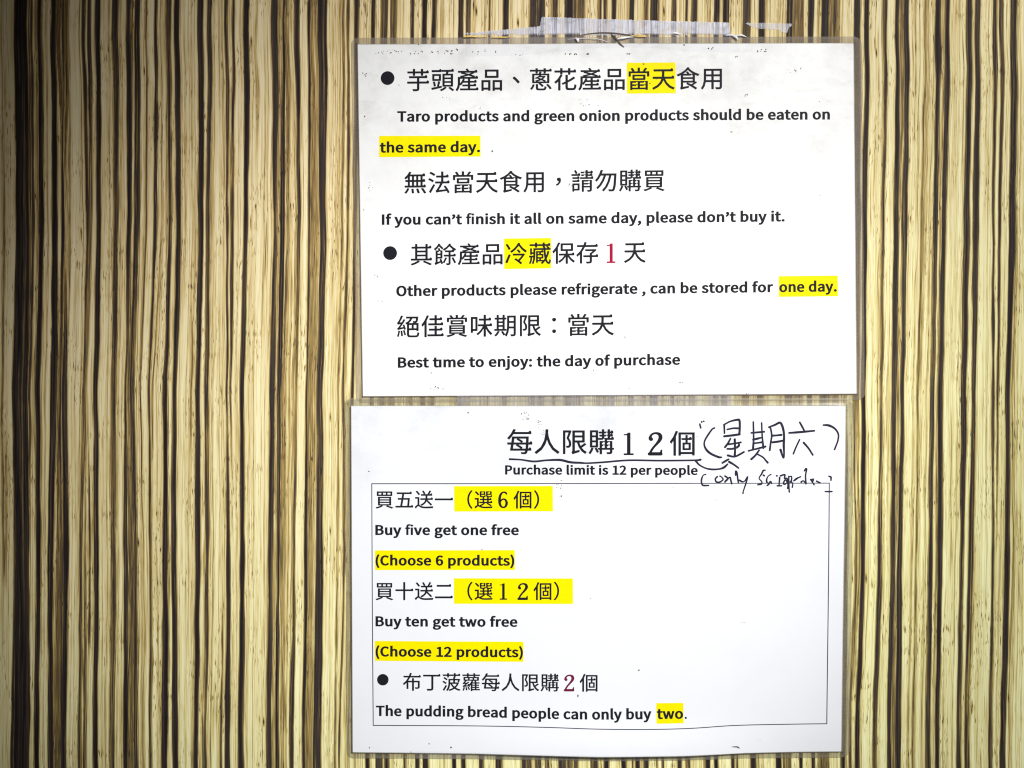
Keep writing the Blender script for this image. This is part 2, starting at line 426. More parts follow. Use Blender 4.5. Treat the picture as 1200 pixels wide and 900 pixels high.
# ------------------------------------------------------------------ glyph outlines (units: 1/1000 em)
GLYPH = {
    '芋': (1000, '628,840 628,737 367,737 367,840 294,840 294,737 64,737 64,668 294,668 294,570 367,570 367,668 628,668 628,570 703,570 703,668 937,668 937,737 897,787 842,737 703,737 703,840;57,314 57,243 467,243 467,20 461,3 441,-2 275,-1 305,-76 421,-74 494,-63 532,-36 543,19 543,243 944,243 944,314 904,364 849,314 543,314 543,468 873,468 873,539 833,589 778,539 135,539 135,468 467,468 467,314'),
    '頭': (1000, '53,786 53,716 447,716 447,786 407,836 352,786;146,558 355,558 355,413 146,413;80,620 80,351 423,351 423,620;104,299 130,202 142,111 207,127 194,217 165,314;574,421 853,421 853,323 574,323;574,268 853,268 853,168 574,168;574,574 853,574 853,477 574,477;599,89 510,23 394,-31 444,-81 563,-23 664,51;748,47 918,-81 978,-41 806,84;38,46 56,-26 460,66 454,130 338,106 395,304 322,322 278,119 330,104;504,632 504,110 925,110 925,632 718,632 747,727 957,727 957,792 917,842 862,792 473,792 473,727 663,727 644,632'),
    '產': (1000, '446,822 499,748 128,748 128,686 290,686 245,650 471,592 213,533 249,495 123,495 123,284 118,176 92,63 31,-41 89,-90 157,27 188,159 196,283 196,432 945,432 945,495 905,545 850,495 800,495 840,532 646,595 800,662 761,686 914,686 914,748 874,798 819,748 575,748 499,849;773,495 292,495 559,566;312,686 730,686 564,619;331,415 274,300 197,206 238,143 335,268 543,268 543,178 308,178 308,118 543,118 543,15 214,15 214,-48 960,-48 960,15 920,65 865,15 617,15 617,118 866,118 866,178 826,228 771,178 617,178 617,268 888,268 888,329 848,379 793,329 617,329 617,414 543,414 543,329 367,329 396,396'),
    '品': (1000, '302,726 701,726 701,536 302,536;229,797 229,464 778,464 778,797;83,357 83,-80 155,-80 155,-26 364,-26 364,-71 439,-71 439,357;155,47 155,286 364,286 364,47;549,357 549,-80 621,-80 621,-26 849,-26 849,-74 925,-74 925,357;621,47 621,286 849,286 849,47'),
    '、': (1000, '576,220 644,278 536,395 421,500 356,443 469,339'),
    '蔥': (1000, '736,153 823,60 886,-29 949,4 882,94 794,184;308,180 308,24 318,-32 357,-60 435,-68 624,-68 686,-58 720,-17 735,65 669,91 657,12 617,-4 441,-4 391,1 380,25 380,180;179,177 134,77 69,-13 133,-45 196,48 242,152;629,840 629,779 366,779 366,840 293,840 293,779 57,779 57,717 293,717 293,639 366,639 366,717 629,717 629,639 702,639 702,717 947,717 947,779 907,829 852,779 702,779 702,840;366,412 463,382 282,332 312,292 421,319 526,360 677,290 710,327 577,387 646,439 698,502 662,522 652,519 495,519 534,558 512,562 779,562 779,289 223,289 223,562 472,562 388,497 264,440 302,407 439,477 614,477 520,408 398,445;414,201 499,135 565,69 617,112 554,173 472,234 851,234 851,616 495,616 536,683 458,697 422,616 154,616 154,234 455,234'),
    '花': (1000, '852,484 738,403 597,323 597,560 520,560 520,284 366,214 396,157 520,211 520,59 531,-16 571,-54 649,-64 835,-64 907,-47 944,14 960,132 890,163 882,65 865,20 830,8 656,8 608,18 597,58 597,247 764,333 906,423;306,564 195,394 51,260 113,207 216,305 216,-79 292,-79 292,399 379,541;628,840 628,743 376,743 376,840 301,840 301,743 60,743 60,671 301,671 301,585 376,585 376,671 628,671 628,580 705,580 705,671 939,671 939,743 899,793 844,743 705,743 705,840'),
    '當': (1000, '314,491 692,491 692,396 314,396;244,548 244,338 766,338 766,548;370,222 425,272 465,222 465,142 224,142 224,222;538,222 695,222 750,272 790,222 790,142 538,142;370,87 425,137 465,87 465,5 224,5 224,87;538,87 695,87 750,137 790,87 790,5 538,5;152,281 152,-82 224,-82 224,-53 790,-53 790,-80 865,-80 865,281;765,831 677,698 705,687 536,687 536,840 460,840 460,687 283,687 319,704 232,828 165,800 242,687 83,687 83,479 155,479 155,621 853,621 853,479 927,479 927,687 751,687 843,805'),
    '天': (1000, '66,455 66,379 434,379 374,238 250,102 42,-15 91,-78 300,40 431,177 501,323 600,147 737,12 915,-77 966,-10 785,75 648,207 555,379 937,379 937,455 897,505 842,455 528,455 533,568 533,687 894,687 894,763 854,813 799,763 102,763 102,687 454,687 454,568 448,455'),
    '食': (1000, '708,365 708,276 290,276 290,365;708,423 290,423 290,506 613,506 668,556 708,506;438,153 651,38 826,-78 880,-26 699,89 873,206 817,249 783,221 783,542 925,486 975,552 813,609 663,690 545,789 563,814 496,847 377,717 217,610 38,534 86,473 216,529 216,49 205,6 182,-14 211,-78 535,-2 535,63 290,18 290,214 774,214 638,123 487,198;428,649 478,568 287,568 402,648 503,740 608,648 732,568 555,568 494,668'),
    '用': (1000, '153,770 153,407 146,257 113,103 32,-36 90,-85 176,61 216,227 467,227 467,-71 543,-71 543,227 813,227 813,22 807,3 786,-3 629,-2 655,-74 770,-73 841,-62 877,-34 887,22 887,770;227,698 467,698 467,537 227,537;813,698 813,537 543,537 543,698;227,466 467,466 467,298 223,298 227,407;813,466 813,298 543,298 543,466'),
    '無': (1000, '345,113 366,-71 439,-61 414,120;549,113 610,-72 684,-56 619,126;753,120 828,16 885,-82 959,-55 900,42 824,143;170,139 116,33 46,-52 116,-81 187,12 242,121;56,250 56,181 943,181 943,250 903,300 848,250 806,250 806,420 915,420 915,489 875,539 820,489 806,489 806,657 912,657 912,725 872,775 817,725 275,725 329,819 256,840 163,695 42,578 103,529 194,618 194,489 85,489 85,420 194,420 194,250;372,657 372,489 261,489 261,657;438,657 553,657 553,489 438,489;618,657 736,657 736,489 618,489;372,420 372,250 261,250 261,420;438,420 553,420 553,250 438,250;618,420 736,420 736,250 618,250'),
    '法': (1000, '95,775 200,720 285,662 328,725 241,780 137,829;42,503 144,451 227,395 269,457 184,511 83,559;76,-16 139,-67 321,257 266,306;386,-45 477,-25 829,21 875,-79 941,-45 868,94 764,240 704,211 793,82 476,47 568,187 653,345 937,345 937,416 897,466 842,416 673,416 673,597 896,597 896,668 856,718 801,668 673,668 673,840 598,840 598,668 383,668 383,597 598,597 598,416 339,416 339,345 563,345 483,189 424,95 390,50 360,30'),
    '，': (1000, '425,189 516,240 576,317 597,416 588,477 559,517 513,531 459,513 437,459 459,406 512,388 529,390 493,302 403,242'),
    '請': (1000, '81,538 81,478 366,478 366,538 326,588 271,538;81,406 81,347 366,347 366,406 326,456 271,406;41,670 41,608 399,608 399,670 359,720 304,670;151,814 224,680 283,715 207,844;646,840 646,773 434,773 434,715 551,715 606,765 646,715 646,655 460,655 460,600 551,600 606,650 646,600 646,534 408,534 408,476 959,476 959,534 919,584 864,534 718,534 718,600 922,600 922,655 882,705 827,655 718,655 718,715 936,715 936,773 896,823 841,773 718,773 718,840;732,360 787,410 827,360 827,289 554,289 554,360;484,417 484,-78 554,-78 554,109 827,109 827,0 811,-15 711,-15 733,-77 813,-76 864,-67 890,-43 897,0 897,417;554,235 732,235 787,285 827,235 827,162 554,162;81,273 81,-67 144,-67 144,-19 372,-19 372,273;144,210 307,210 307,44 144,44'),
    '勿': (1000, '273,839 211,671 129,520 30,398 97,349 187,467 267,609 407,609 326,400 217,222 79,82 142,30 284,185 398,380 486,609 634,609 569,354 469,140 328,-24 393,-73 537,106 640,334 711,609 849,609 819,175 778,16 760,3 736,0 596,5 619,-70 766,-71 810,-60 846,-29 894,152 926,643 928,683 300,683 351,822'),
    '購': (1000, '132,151 91,46 31,-41 89,-81 152,17 200,136;258,127 339,-32 398,-3 315,152;149,553 299,553 299,424 149,424;149,365 299,365 299,234 149,234;149,740 299,740 299,612 149,612;83,802 83,172 366,172 366,802;445,399 445,143 381,143 381,86 445,86 445,-81 513,-81 513,86 832,86 832,-2 828,-15 813,-19 699,-18 721,-79 810,-78 866,-69 893,-45 900,-2 900,86 961,86 961,143 900,143 900,399 702,399 702,457 957,457 957,514 917,564 862,514 813,514 813,581 919,581 919,636 879,686 824,636 813,636 813,696 935,696 935,753 895,803 840,753 813,753 813,839 745,839 745,753 596,753 596,839 529,839 529,753 408,753 408,696 529,696 529,636 434,636 434,581 529,581 529,514 385,514 385,457 541,457 596,507 636,457 636,399;596,696 650,696 705,746 745,696 745,636 596,636;596,514 596,581 650,581 705,631 745,581 745,514;636,143 513,143 513,218 541,218 596,268 636,218;702,143 702,218 737,218 792,268 832,218 832,143;541,342 596,392 636,342 636,270 513,270 513,342;702,342 737,342 792,392 832,342 832,270 702,270'),
    '買': (1000, '646,734 819,734 819,630 646,630;414,734 582,734 582,630 414,630;186,734 349,734 349,630 186,630;116,793 116,571 891,571 891,793;250,336 757,336 757,261 250,261;250,211 757,211 757,134 250,134;250,460 757,460 757,386 250,386;175,513 175,82 834,82 834,513;584,30 877,-82 955,-41 642,71;348,73 211,16 50,-26 105,-83 268,-29 417,41'),
    '其': (1000, '573,65 744,-6 880,-76 949,-26 625,112;361,118 217,42 45,-21 94,-78 268,-11 428,71;686,839 686,723 313,723 313,839 239,839 239,723 83,723 83,653 239,653 239,205 54,205 54,135 946,135 946,205 906,255 851,205 761,205 761,653 922,653 922,723 882,773 827,723 761,723 761,839;313,205 313,315 686,315 686,205;313,653 686,653 686,553 313,553;313,488 686,488 686,379 313,379'),
    '餘': (1000, '515,244 466,134 409,37 464,0 578,225;792,223 903,-1 964,29 849,247;308,359 308,272 167,272 167,359;308,416 167,416 167,493 213,493 268,543 308,493;268,170 299,94 167,43 167,214 375,214 375,550 292,550 251,653 193,635 225,550 100,550 100,70 83,24 52,1 84,-68 318,42 341,-32 401,-8 325,190;226,846 140,721 28,624 63,553 156,636 239,738 373,599 421,649 273,793 289,824;449,363 449,297 660,297 660,6 657,-7 645,-11 548,-10 572,-80 647,-78 695,-67 721,-41 728,5 728,297 950,297 950,363 910,413 855,363 728,363 728,484 879,484 879,549 839,599 784,549 506,549 506,484 660,484 660,363;691,846 571,703 412,597 456,544 581,627 689,735 802,626 927,539 974,599 842,678 726,784 749,821'),
    '冷': (1000, '49,768 125,653 180,546 251,581 192,686 114,797;37,4 112,-30 253,314 187,348;527,527 629,404 690,442 586,559;592,841 507,706 389,580 247,475 302,418 472,555 608,720 745,552 898,422 955,485 786,614 646,782 665,817;357,373 357,303 762,303 676,195 585,100 477,173 426,129 576,22 699,-81 753,-30 645,57 767,192 875,343 822,378 809,373'),
    '藏': (1000, '834,471 803,346 760,233 730,533 952,533 952,598 888,598 914,619 816,696 771,662 852,598 728,598 727,663 699,663 699,706 942,706 942,770 902,820 847,770 699,770 699,840 625,840 625,770 372,770 372,840 298,840 298,770 60,770 60,706 298,706 298,636 372,636 372,706 625,706 625,634 659,634 660,598 227,598 227,422 144,422 144,593 86,593 86,328 144,328 144,360 227,360 227,321 227,277 41,277 41,213 97,213 97,169 86,62 34,-48 81,-80 140,43 153,167 153,213 224,213 207,76 163,-50 219,-82 279,116 292,321 292,533 663,533 682,316 713,145 650,59 650,88 537,88 537,161 641,161 641,348 537,348 537,418 641,418 641,470 601,520 546,470 343,470 343,-24 399,-24 399,36 629,36 543,-36 599,-82 673,-16 738,62 798,-45 873,-81 921,-70 951,-23 967,78 914,111 902,11 878,-15 828,21 783,132 852,283 902,459;482,88 399,88 399,161 482,161;482,348 399,348 399,418 482,418;399,299 585,299 585,211 399,211'),
    '保': (1000, '452,726 824,726 824,542 452,542;380,793 380,474 598,474 598,350 306,350 306,281 554,281 429,131 277,23 329,-36 474,78 598,232 598,-80 673,-80 673,235 791,79 928,-38 981,22 837,131 718,281 954,281 954,350 914,400 859,350 673,350 673,474 899,474 899,793;277,837 166,618 23,441 65,367 173,496 173,-77 245,-77 245,607 347,815'),
    '存': (1000, '613,349 613,266 335,266 335,196 613,196 613,10 609,-4 592,-9 448,-8 471,-79 579,-78 647,-68 680,-41 689,9 689,196 957,196 957,266 917,316 862,266 689,266 689,324 799,403 894,492 846,529 831,525 420,525 420,456 761,456;385,840 342,709 63,709 63,637 311,637 192,441 31,284 69,216 188,320 188,-78 264,-78 264,411 335,520 394,637 939,637 939,709 899,759 844,709 424,709 462,821'),
    '絕': (1000, '187,187 212,-27 265,-16 238,197;94,197 72,73 38,-35 91,-54 148,186;287,204 345,8 395,25 336,219;63,238 324,298 337,242 390,260 326,453 277,440 308,351 150,324 265,479 369,652 311,683 241,554 130,544 204,671 269,811 205,838 139,682 86,585 59,547 35,530 57,466 202,492 114,367 74,321 42,300;657,292 526,292 526,449 657,449;721,292 721,449 857,449 857,292;418,787 418,722 594,722 548,640 477,572 382,523 423,470 457,484 457,42 470,-31 513,-66 597,-75 830,-75 905,-60 944,-7 961,96 896,124 887,39 868,0 827,-10 602,-10 540,0 526,42 526,225 857,225 857,187 927,187 927,515 511,515 609,606 670,722 841,722 829,637 814,600 785,593 699,597 717,533 815,533 846,538 871,555 896,617 915,758 918,787'),
    '佳': (1000, '268,836 168,617 39,437 82,363 167,474 167,-80 241,-80 241,597 338,815;594,840 594,709 376,709 376,638 594,638 594,495 328,495 328,423 940,423 940,495 900,545 845,495 670,495 670,638 895,638 895,709 855,759 800,709 670,709 670,840;594,384 594,269 356,269 356,198 594,198 594,30 294,30 294,-42 960,-42 960,30 920,80 865,30 670,30 670,198 912,198 912,269 872,319 817,269 670,269 670,384'),
    '賞': (1000, '312,570 699,570 699,501 312,501;242,618 242,453 773,453 773,618;258,259 758,259 758,204 258,204;258,159 758,159 758,103 258,103;258,359 758,359 758,304 258,304;186,405 186,56 832,56 832,405;350,48 220,3 61,-27 117,-85 279,-41 421,20;580,8 865,-82 941,-38 636,51;756,838 675,731 689,726 536,726 536,840 460,840 460,726 305,726 332,736 251,833 185,812 254,726 88,726 88,551 159,551 159,671 849,671 849,551 922,551 922,726 752,726 831,816'),
    '味': (1000, '615,835 615,675 411,675 411,603 615,603 615,434 372,434 372,362 586,362 512,232 416,119 308,37 359,-22 500,105 615,278 615,-79 691,-79 691,277 791,109 907,-20 963,42 828,178 720,362 951,362 951,434 911,484 856,434 691,434 691,603 910,603 910,675 870,725 815,675 691,675 691,835;73,748 73,88 142,88 142,166 336,166 336,748;142,676 267,676 267,239 142,239'),
    '期': (1000, '178,143 118,45 39,-36 101,-80 182,12 249,123;321,112 424,-42 486,-6 379,143;855,722 855,561 650,561 650,722;580,790 580,427 575,271 549,107 488,-41 548,-84 615,78 644,260 855,260 855,17 850,1 835,-4 716,-3 740,-76 831,-73 889,-62 919,-35 927,16 927,790;855,494 855,328 648,328 650,427 650,494;387,828 387,707 205,707 205,828 137,828 137,707 52,707 52,640 137,640 137,231 38,231 38,164 531,164 531,231 457,231 457,640 531,640 531,707 457,707 457,828;205,640 387,640 387,551 205,551;205,491 387,491 387,393 205,393;205,332 387,332 387,231 205,231'),
    '限': (1000, '92,799 92,-78 159,-78 159,731 304,731 225,505 297,394 315,301 311,258 294,231 263,222 204,223 223,157 290,159 342,177 373,223 382,294 364,396 293,513 392,773 343,802 332,799;811,546 811,422 516,422 516,546;811,609 516,609 516,730 811,730;439,-80 696,0 693,68 516,25 516,356 612,356 678,173 777,28 914,-73 965,-8 856,58 771,152 943,271 894,324 738,206 678,356 883,356 883,796 442,796 442,53 430,5 406,-18'),
    '：': (1000, '500,530 553,550 576,604 553,659 500,680 447,659 424,604 447,550;500,40 553,61 576,115 553,170 500,190 447,170 424,115 447,61'),
    '每': (1000, '391,458 488,404 568,345 269,345 290,503 750,503 744,345 574,345 616,389 534,448 434,500;43,347 43,279 185,279 146,52 187,52 720,51 700,-7 664,-22 548,-17 566,-77 695,-79 735,-69 766,-42 795,51 924,51 924,118 884,168 829,118 803,118 815,279 959,279 959,347 919,397 864,347 818,347 825,533 826,570 223,570 195,347;729,118 564,118 599,156 514,221 409,280 741,280;365,238 463,181 545,118 235,118 260,280 406,280;271,846 170,660 39,510 106,465 187,559 265,671 925,671 925,739 885,789 830,739 304,739 346,824'),
    '人': (1000, '457,837 450,668 405,431 283,184 43,-17 104,-76 306,82 432,276 502,480 574,280 704,82 910,-72 965,-9 750,150 622,355 558,552 534,689 541,837'),
    '個': (1000, '552,343 721,343 721,187 552,187;342,780 342,-79 411,-79 411,-20 855,-20 855,-72 927,-72 927,780;411,48 411,713 855,713 855,48;494,399 494,131 781,131 781,399 665,399 665,509 821,509 821,567 781,617 726,567 665,567 665,681 604,681 604,567 453,567 453,509 604,509 604,399;238,835 142,615 17,435 57,358 154,491 154,-81 226,-81 226,620 307,815'),
    '五': (1000, '175,451 175,378 363,378 302,49 56,49 56,-25 946,-25 946,49 906,99 851,49 742,49 779,449 721,455 707,451 454,451 488,669 875,669 875,743 835,793 780,743 120,743 120,669 406,669 375,451;384,49 443,378 695,378 663,49'),
    '送': (1000, '410,812 495,656 562,686 473,837;78,793 225,610 288,652 138,829;788,840 691,653 352,653 352,584 587,584 587,468 586,439 319,439 319,369 578,369 542,281 463,195 325,117 376,60 500,132 583,212 632,295 855,67 909,119 654,366 654,369 946,369 946,439 906,489 851,439 662,439 663,467 663,584 916,584 916,653 876,703 821,653 768,653 864,815;248,501 49,501 49,431 176,431 176,117 104,71 25,-9 80,-81 148,12 204,52 245,30 302,-12 424,-57 590,-68 949,-58 972,26 593,6 437,15 320,55 248,106'),
    '一': (1000, '44,431 44,349 960,349 960,431 920,481 865,431'),
    '（': (1000, '695,380 720,197 789,38 894,-96 954,-65 855,64 791,212 768,380 791,548 855,696 954,825 894,856 789,722 720,563'),
    '選': (1000, '666,166 777,105 864,43 928,79 714,202;510,199 424,139 320,89 374,43 480,103 574,176;61,765 149,681 216,597 278,644 208,726 118,806;698,486 698,414 535,414 535,486 467,486 467,414 331,414 331,356 467,356 467,262 291,262 291,204 948,204 948,262 908,312 853,262 767,262 767,356 909,356 909,414 869,464 814,414 767,414 767,486;535,356 698,356 698,262 535,262;382,747 430,747 485,797 525,747 525,681 382,681;321,799 321,581 329,532 356,508 412,502 539,502 595,518 616,583 563,605 555,564 532,555 420,555 389,560 382,582 382,629 588,629 588,799;707,747 758,747 813,797 853,747 853,681 707,681;645,799 645,582 653,532 682,508 740,502 874,502 931,519 953,587 899,608 891,565 866,555 747,555 714,560 707,582 707,629 917,629 917,799;251,456 56,456 56,386 179,386 179,87 112,48 42,-9 95,-72 172,4 237,37 279,20 335,-14 453,-51 605,-61 944,-51 965,22 606,6 462,14 350,47 251,100'),
    '）': (1000, '305,380 280,563 211,722 106,856 46,825 145,696 209,548 232,380 209,212 145,64 46,-65 106,-96 211,38 280,197'),
    '十': (1000, '461,839 461,466 55,466 55,389 461,389 461,-80 542,-80 542,389 952,389 952,466 912,516 857,466 542,466 542,839'),
    '二': (1000, '141,697 141,616 860,616 860,697 820,747 765,697;57,104 57,20 945,20 945,104 905,154 850,104'),
    '布': (1000, '399,841 346,687 61,687 61,614 313,614 193,426 31,275 76,211 222,343 222,13 297,13 297,360 509,360 509,-81 585,-81 585,360 811,360 811,109 806,94 789,90 651,91 676,23 782,25 846,35 878,61 886,108 886,431 811,431 585,431 585,566 509,566 509,431 291,431 396,614 941,614 941,687 901,737 846,687 428,687 476,823'),
    '丁': (1000, '60,748 60,671 487,671 487,43 479,20 453,13 242,15 279,-71 423,-69 513,-56 559,-24 573,43 573,671 939,671 939,748 899,798 844,748'),
    '菠': (1000, '91,584 250,475 294,530 132,632;38,387 202,280 245,336 80,437;59,-27 118,-75 261,173 211,219;356,541 356,352 349,223 314,86 235,-41 297,-80 372,36 411,167 426,295 446,295 514,179 603,82 487,22 359,-18 399,-82 538,-34 663,35 781,-29 917,-73 964,-9 835,27 721,82 818,195 887,341 840,360 826,357 676,357 676,477 855,477 828,394 890,373 947,529 894,544 883,541 676,541 676,625 710,625 710,704 945,704 945,770 905,820 850,770 710,770 710,840 636,840 636,770 361,770 361,840 288,840 288,770 58,770 58,704 288,704 288,625 361,625 361,704 636,704 636,627 603,627 603,541;603,477 603,357 427,357 427,477;792,295 735,201 660,124 579,202 517,295'),
    '蘿': (1000, '648,595 825,595 825,510 648,510;412,595 586,595 586,510 412,510;183,595 350,595 350,510 183,510;216,103 241,-49 297,-40 270,112;111,109 93,22 63,-53 119,-68 149,10 169,102;325,117 381,-19 436,-5 376,128;629,840 629,771 367,771 367,840 293,840 293,771 56,771 56,709 293,709 293,661 367,661 367,709 629,709 629,661 703,661 703,709 947,709 947,771 703,771 703,840;704,200 704,134 559,134 559,200;87,131 372,168 382,132 435,153 401,240 451,204 492,253 492,-82 559,-82 559,-38 951,-38 951,17 770,17 770,85 905,85 905,134 770,134 770,200 905,200 905,249 770,249 770,313 929,313 929,367 774,367 731,460 895,460 895,645 115,645 115,460 197,460 107,352 65,330 87,279 240,299 138,218 66,181;704,249 559,249 559,313 704,313;704,85 704,17 559,17 559,85;671,445 706,367 566,367 606,449 568,460 723,460;326,270 353,215 197,201 401,373 345,404 297,352 175,344 265,442 221,460 540,460 478,343 398,245 375,287'),
    '(': (368, '235,-197 361,-144 282,12 241,160 227,315 241,469 282,617 361,773 236,827 138,650 87,491 69,315 87,138 138,-21'),
    ')': (368, '139,-196 236,-21 287,138 305,315 287,491 236,650 138,827 12,773 92,616 134,468 148,315 134,160 92,12 12,-145'),
    ',': (308, '71,-200 205,-120 261,-47 280,43 256,130 166,172 79,144 50,83 78,22 152,-3 118,-6 106,-38 26,-95'),
    '.': (308, '157,-17 239,15 265,77 239,141 157,172 74,141 49,77 74,15'),
    '1': (585, '65,0 549,0 549,121 402,121 402,733 278,733 205,702 98,677 98,580 229,580 229,121 65,121'),
    '2': (585, '21,0 564,0 564,124 319,124 272,119 387,228 491,375 530,520 501,635 415,716 274,747 128,714 7,622 109,528 206,608 264,624 310,613 344,578 357,517 323,399 216,259 21,83'),
    '6': (585, '318,-15 453,21 540,110 571,234 544,363 461,446 325,476 213,448 207,438 228,528 286,605 351,623 389,615 470,555 568,653 467,722 345,746 219,722 120,648 56,526 33,351 66,156 162,32;205,293 265,346 311,358 355,347 389,307 402,235 387,161 352,118 319,108 271,124 227,186'),
    ':': (308, '157,359 239,390 265,454 239,516 157,549 74,516 49,454 74,390;157,-17 239,15 265,77 239,141 157,172 74,141 49,77 74,15'),
    'B': (687, '78,0 357,0 519,25 632,102 672,225 650,314 588,378 546,394 574,411 616,470 629,542 593,650 487,714 338,733 78,733;252,443 252,615 322,615 400,606 440,582 455,530 441,482 400,455 318,443;252,119 252,326 337,326 428,315 478,285 497,228 477,164 426,131 337,119'),
    'C': (668, '395,-13 545,17 670,108 575,210 468,130 401,116 308,142 239,227 212,369 240,508 311,592 404,617 462,605 560,537 652,639 543,716 402,746 249,718 133,639 60,520 35,366 60,212 131,93 245,15'),
    'I': (323, '78,0 252,0 252,733 78,733'),
    'O': (772, '389,-13 539,16 651,96 719,215 743,369 719,522 650,639 539,718 389,746 239,718 128,639 59,522 35,369 59,215 127,96 239,16;389,117 305,142 238,227 212,369 238,509 304,592 389,617 474,592 540,509 566,369 540,227 473,142'),
    'P': (663, '78,0 252,0 252,272 337,272 497,297 606,378 644,508 606,637 493,712 330,733 78,733;252,392 252,613 314,613 404,603 450,574 468,507 451,438 404,404 318,392'),
    'T': (629, '230,0 405,0 405,610 627,610 627,733 8,733 8,610 230,610'),
    'a': (593, '235,-14 353,13 384,31 389,0 542,0 542,338 522,453 450,538 315,570 173,545 51,486 116,377 229,434 295,446 336,435 361,401 366,364 200,333 75,262 35,157 59,69 128,9;259,108 235,112 216,126 207,161 225,206 286,239 369,255 369,158 312,120'),
    'b': (648, '351,-14 494,26 591,130 626,286 600,430 517,531 370,571 257,545 242,536 243,563 243,792 69,792 69,0 220,0 224,23 249,8;330,112 293,119 243,148 243,394 301,433 345,445 398,430 436,377 449,285 430,185 384,128'),
    'c': (540, '322,-14 439,8 549,70 474,178 380,120 334,111 274,128 225,183 205,277 226,372 276,428 337,445 371,438 454,386 539,489 445,548 330,571 174,533 67,431 29,278 64,126 166,24'),
    'd': (650, '294,-14 410,13 430,26 434,0 587,0 587,792 413,792 413,571 414,548 410,550 303,571 161,531 65,428 30,278 59,126 147,25;316,112 265,127 223,181 206,278 226,372 273,429 326,445 366,438 413,409 413,162 361,123'),
    'e': (584, '327,-13 447,5 557,55 496,162 395,115 343,107 276,123 225,173 209,233 565,233 571,307 544,440 460,534 312,571 166,531 66,429 29,278 66,126 171,24;209,344 226,394 270,437 315,449 359,438 394,397 404,344'),
    'f': (355, '10,437 84,437 84,0 257,0 257,437 372,437 372,556 257,556 257,609 273,671 299,682 385,663 421,781 281,805 166,778 102,709 84,613 84,554 10,549'),
    'g': (594, '294,-234 461,-206 571,-132 610,-33 585,48 504,98 381,113 279,113 230,123 219,144 226,168 230,172 292,159 419,186 503,258 532,361 519,428 510,441 599,441 599,556 375,556 290,570 165,543 79,469 47,363 72,274 113,228 80,195 58,130 75,69 100,46 51,0 27,-73 61,-159 156,-215;292,270 263,278 232,308 218,363 232,418 262,447 292,454 323,447 353,418 367,363 353,308 322,278;305,-123 241,-115 205,-94 191,-60 201,-26 224,-3 272,-8 367,-8 410,-12 428,-22 436,-46 420,-84 376,-112'),
    'h': (637, '69,0 243,0 243,383 301,429 351,442 379,436 402,405 412,332 412,0 585,0 585,347 566,461 501,541 378,571 254,540 242,531 243,563 243,792 69,792'),
    'i': (305, '69,0 243,0 243,556 69,556;156,606 235,634 259,692 235,748 156,776 77,748 54,692 77,634'),
    'j': (305, '55,-227 169,-200 227,-129 243,-34 243,556 70,556 70,-31 65,-81 53,-102 40,-105 -41,-91 -73,-206;156,606 235,634 259,692 235,748 156,776 77,748 53,692 77,634'),
    'l': (314, '203,-13 304,1 283,105 246,112 243,122 243,792 69,792 69,123 80,58 121,6'),
    'm': (956, '69,0 243,0 243,384 300,430 340,442 365,436 388,405 398,332 398,0 571,0 571,384 629,430 668,442 694,436 717,405 727,332 727,0 900,0 900,347 881,461 817,541 694,571 575,537 528,499 521,512 459,554 362,571 248,539 227,523 222,556 69,556'),
    'n': (640, '69,0 243,0 243,383 301,429 351,442 379,436 402,405 412,332 412,0 585,0 585,347 566,461 501,541 378,571 253,540 228,521 222,556 69,556'),
    'o': (636, '321,-14 473,24 576,126 613,278 576,430 473,532 321,571 169,532 66,430 29,278 66,126 169,24;321,112 269,127 224,183 205,278 224,372 269,429 321,444 373,429 419,372 438,278 419,183 373,127'),
    'p': (650, '69,-213 243,-213 243,-16 242,12 252,6 351,-14 494,26 591,130 626,286 600,430 517,531 370,571 254,544 227,527 222,556 69,556;330,112 294,119 243,148 243,394 301,433 345,445 398,430 436,377 449,285 430,185 384,128'),
    'r': (418, '69,0 243,0 243,346 280,406 316,435 341,441 425,428 453,550 346,571 235,534 224,518 223,556 69,556'),
    's': (498, '252,-13 385,12 465,77 491,163 462,250 390,305 296,342 236,367 210,406 226,438 271,451 313,443 403,392 486,492 381,549 267,570 141,546 64,484 38,400 66,319 135,266 226,229 289,202 320,156 312,129 290,112 255,105 190,118 81,182 0,77 121,10'),
    't': (407, '278,-13 428,14 395,130 301,109 281,113 265,133 258,181 258,437 406,437 406,556 258,556 258,699 102,699 92,554 4,549 4,437 85,437 85,179 100,86 160,14'),
    'u': (637, '270,-14 393,17 416,36 420,0 575,0 575,556 402,556 402,180 344,127 295,114 268,120 245,151 235,223 235,556 61,556 61,209 80,95 145,15'),
    'v': (551, '195,0 367,0 578,556 403,556 295,255 282,176 266,255 159,556 -21,556'),
    'w': (832, '166,3 332,3 413,288 417,371 424,290 506,3 677,3 837,553 675,553 592,246 591,171 585,247 496,553 347,553 258,247 256,170 253,246 168,553 2,553'),
    'y': (551, '122,-219 239,-190 314,-118 358,-32 577,556 404,556 301,261 291,189 273,263 158,556 -22,556 207,23 197,-7 156,-76 109,-95 40,-82 9,-201'),
    'ı': (305, '69,0 243,0 243,556 69,556'),
    '’': (308, '71,346 205,425 261,499 280,589 256,675 166,718 79,689 50,628 78,567 152,543 118,540 106,507 26,450'),
    'ﬁ': (630, '405,7 557,7 557,549 405,549;481,614 551,638 574,692 551,744 481,768 412,744 390,692 412,639;21,444 95,444 95,7 246,7 246,444 361,444 361,549 246,549 246,610 263,675 297,690 377,672 408,776 282,798 173,773 113,706 95,613 95,548 21,543'),}
DIGIT1 = [[(345,0),(660,0),(660,56),(555,58),(555,790),(478,790),(440,742),(345,732),(345,698),(455,700),(455,58),(345,56)]]
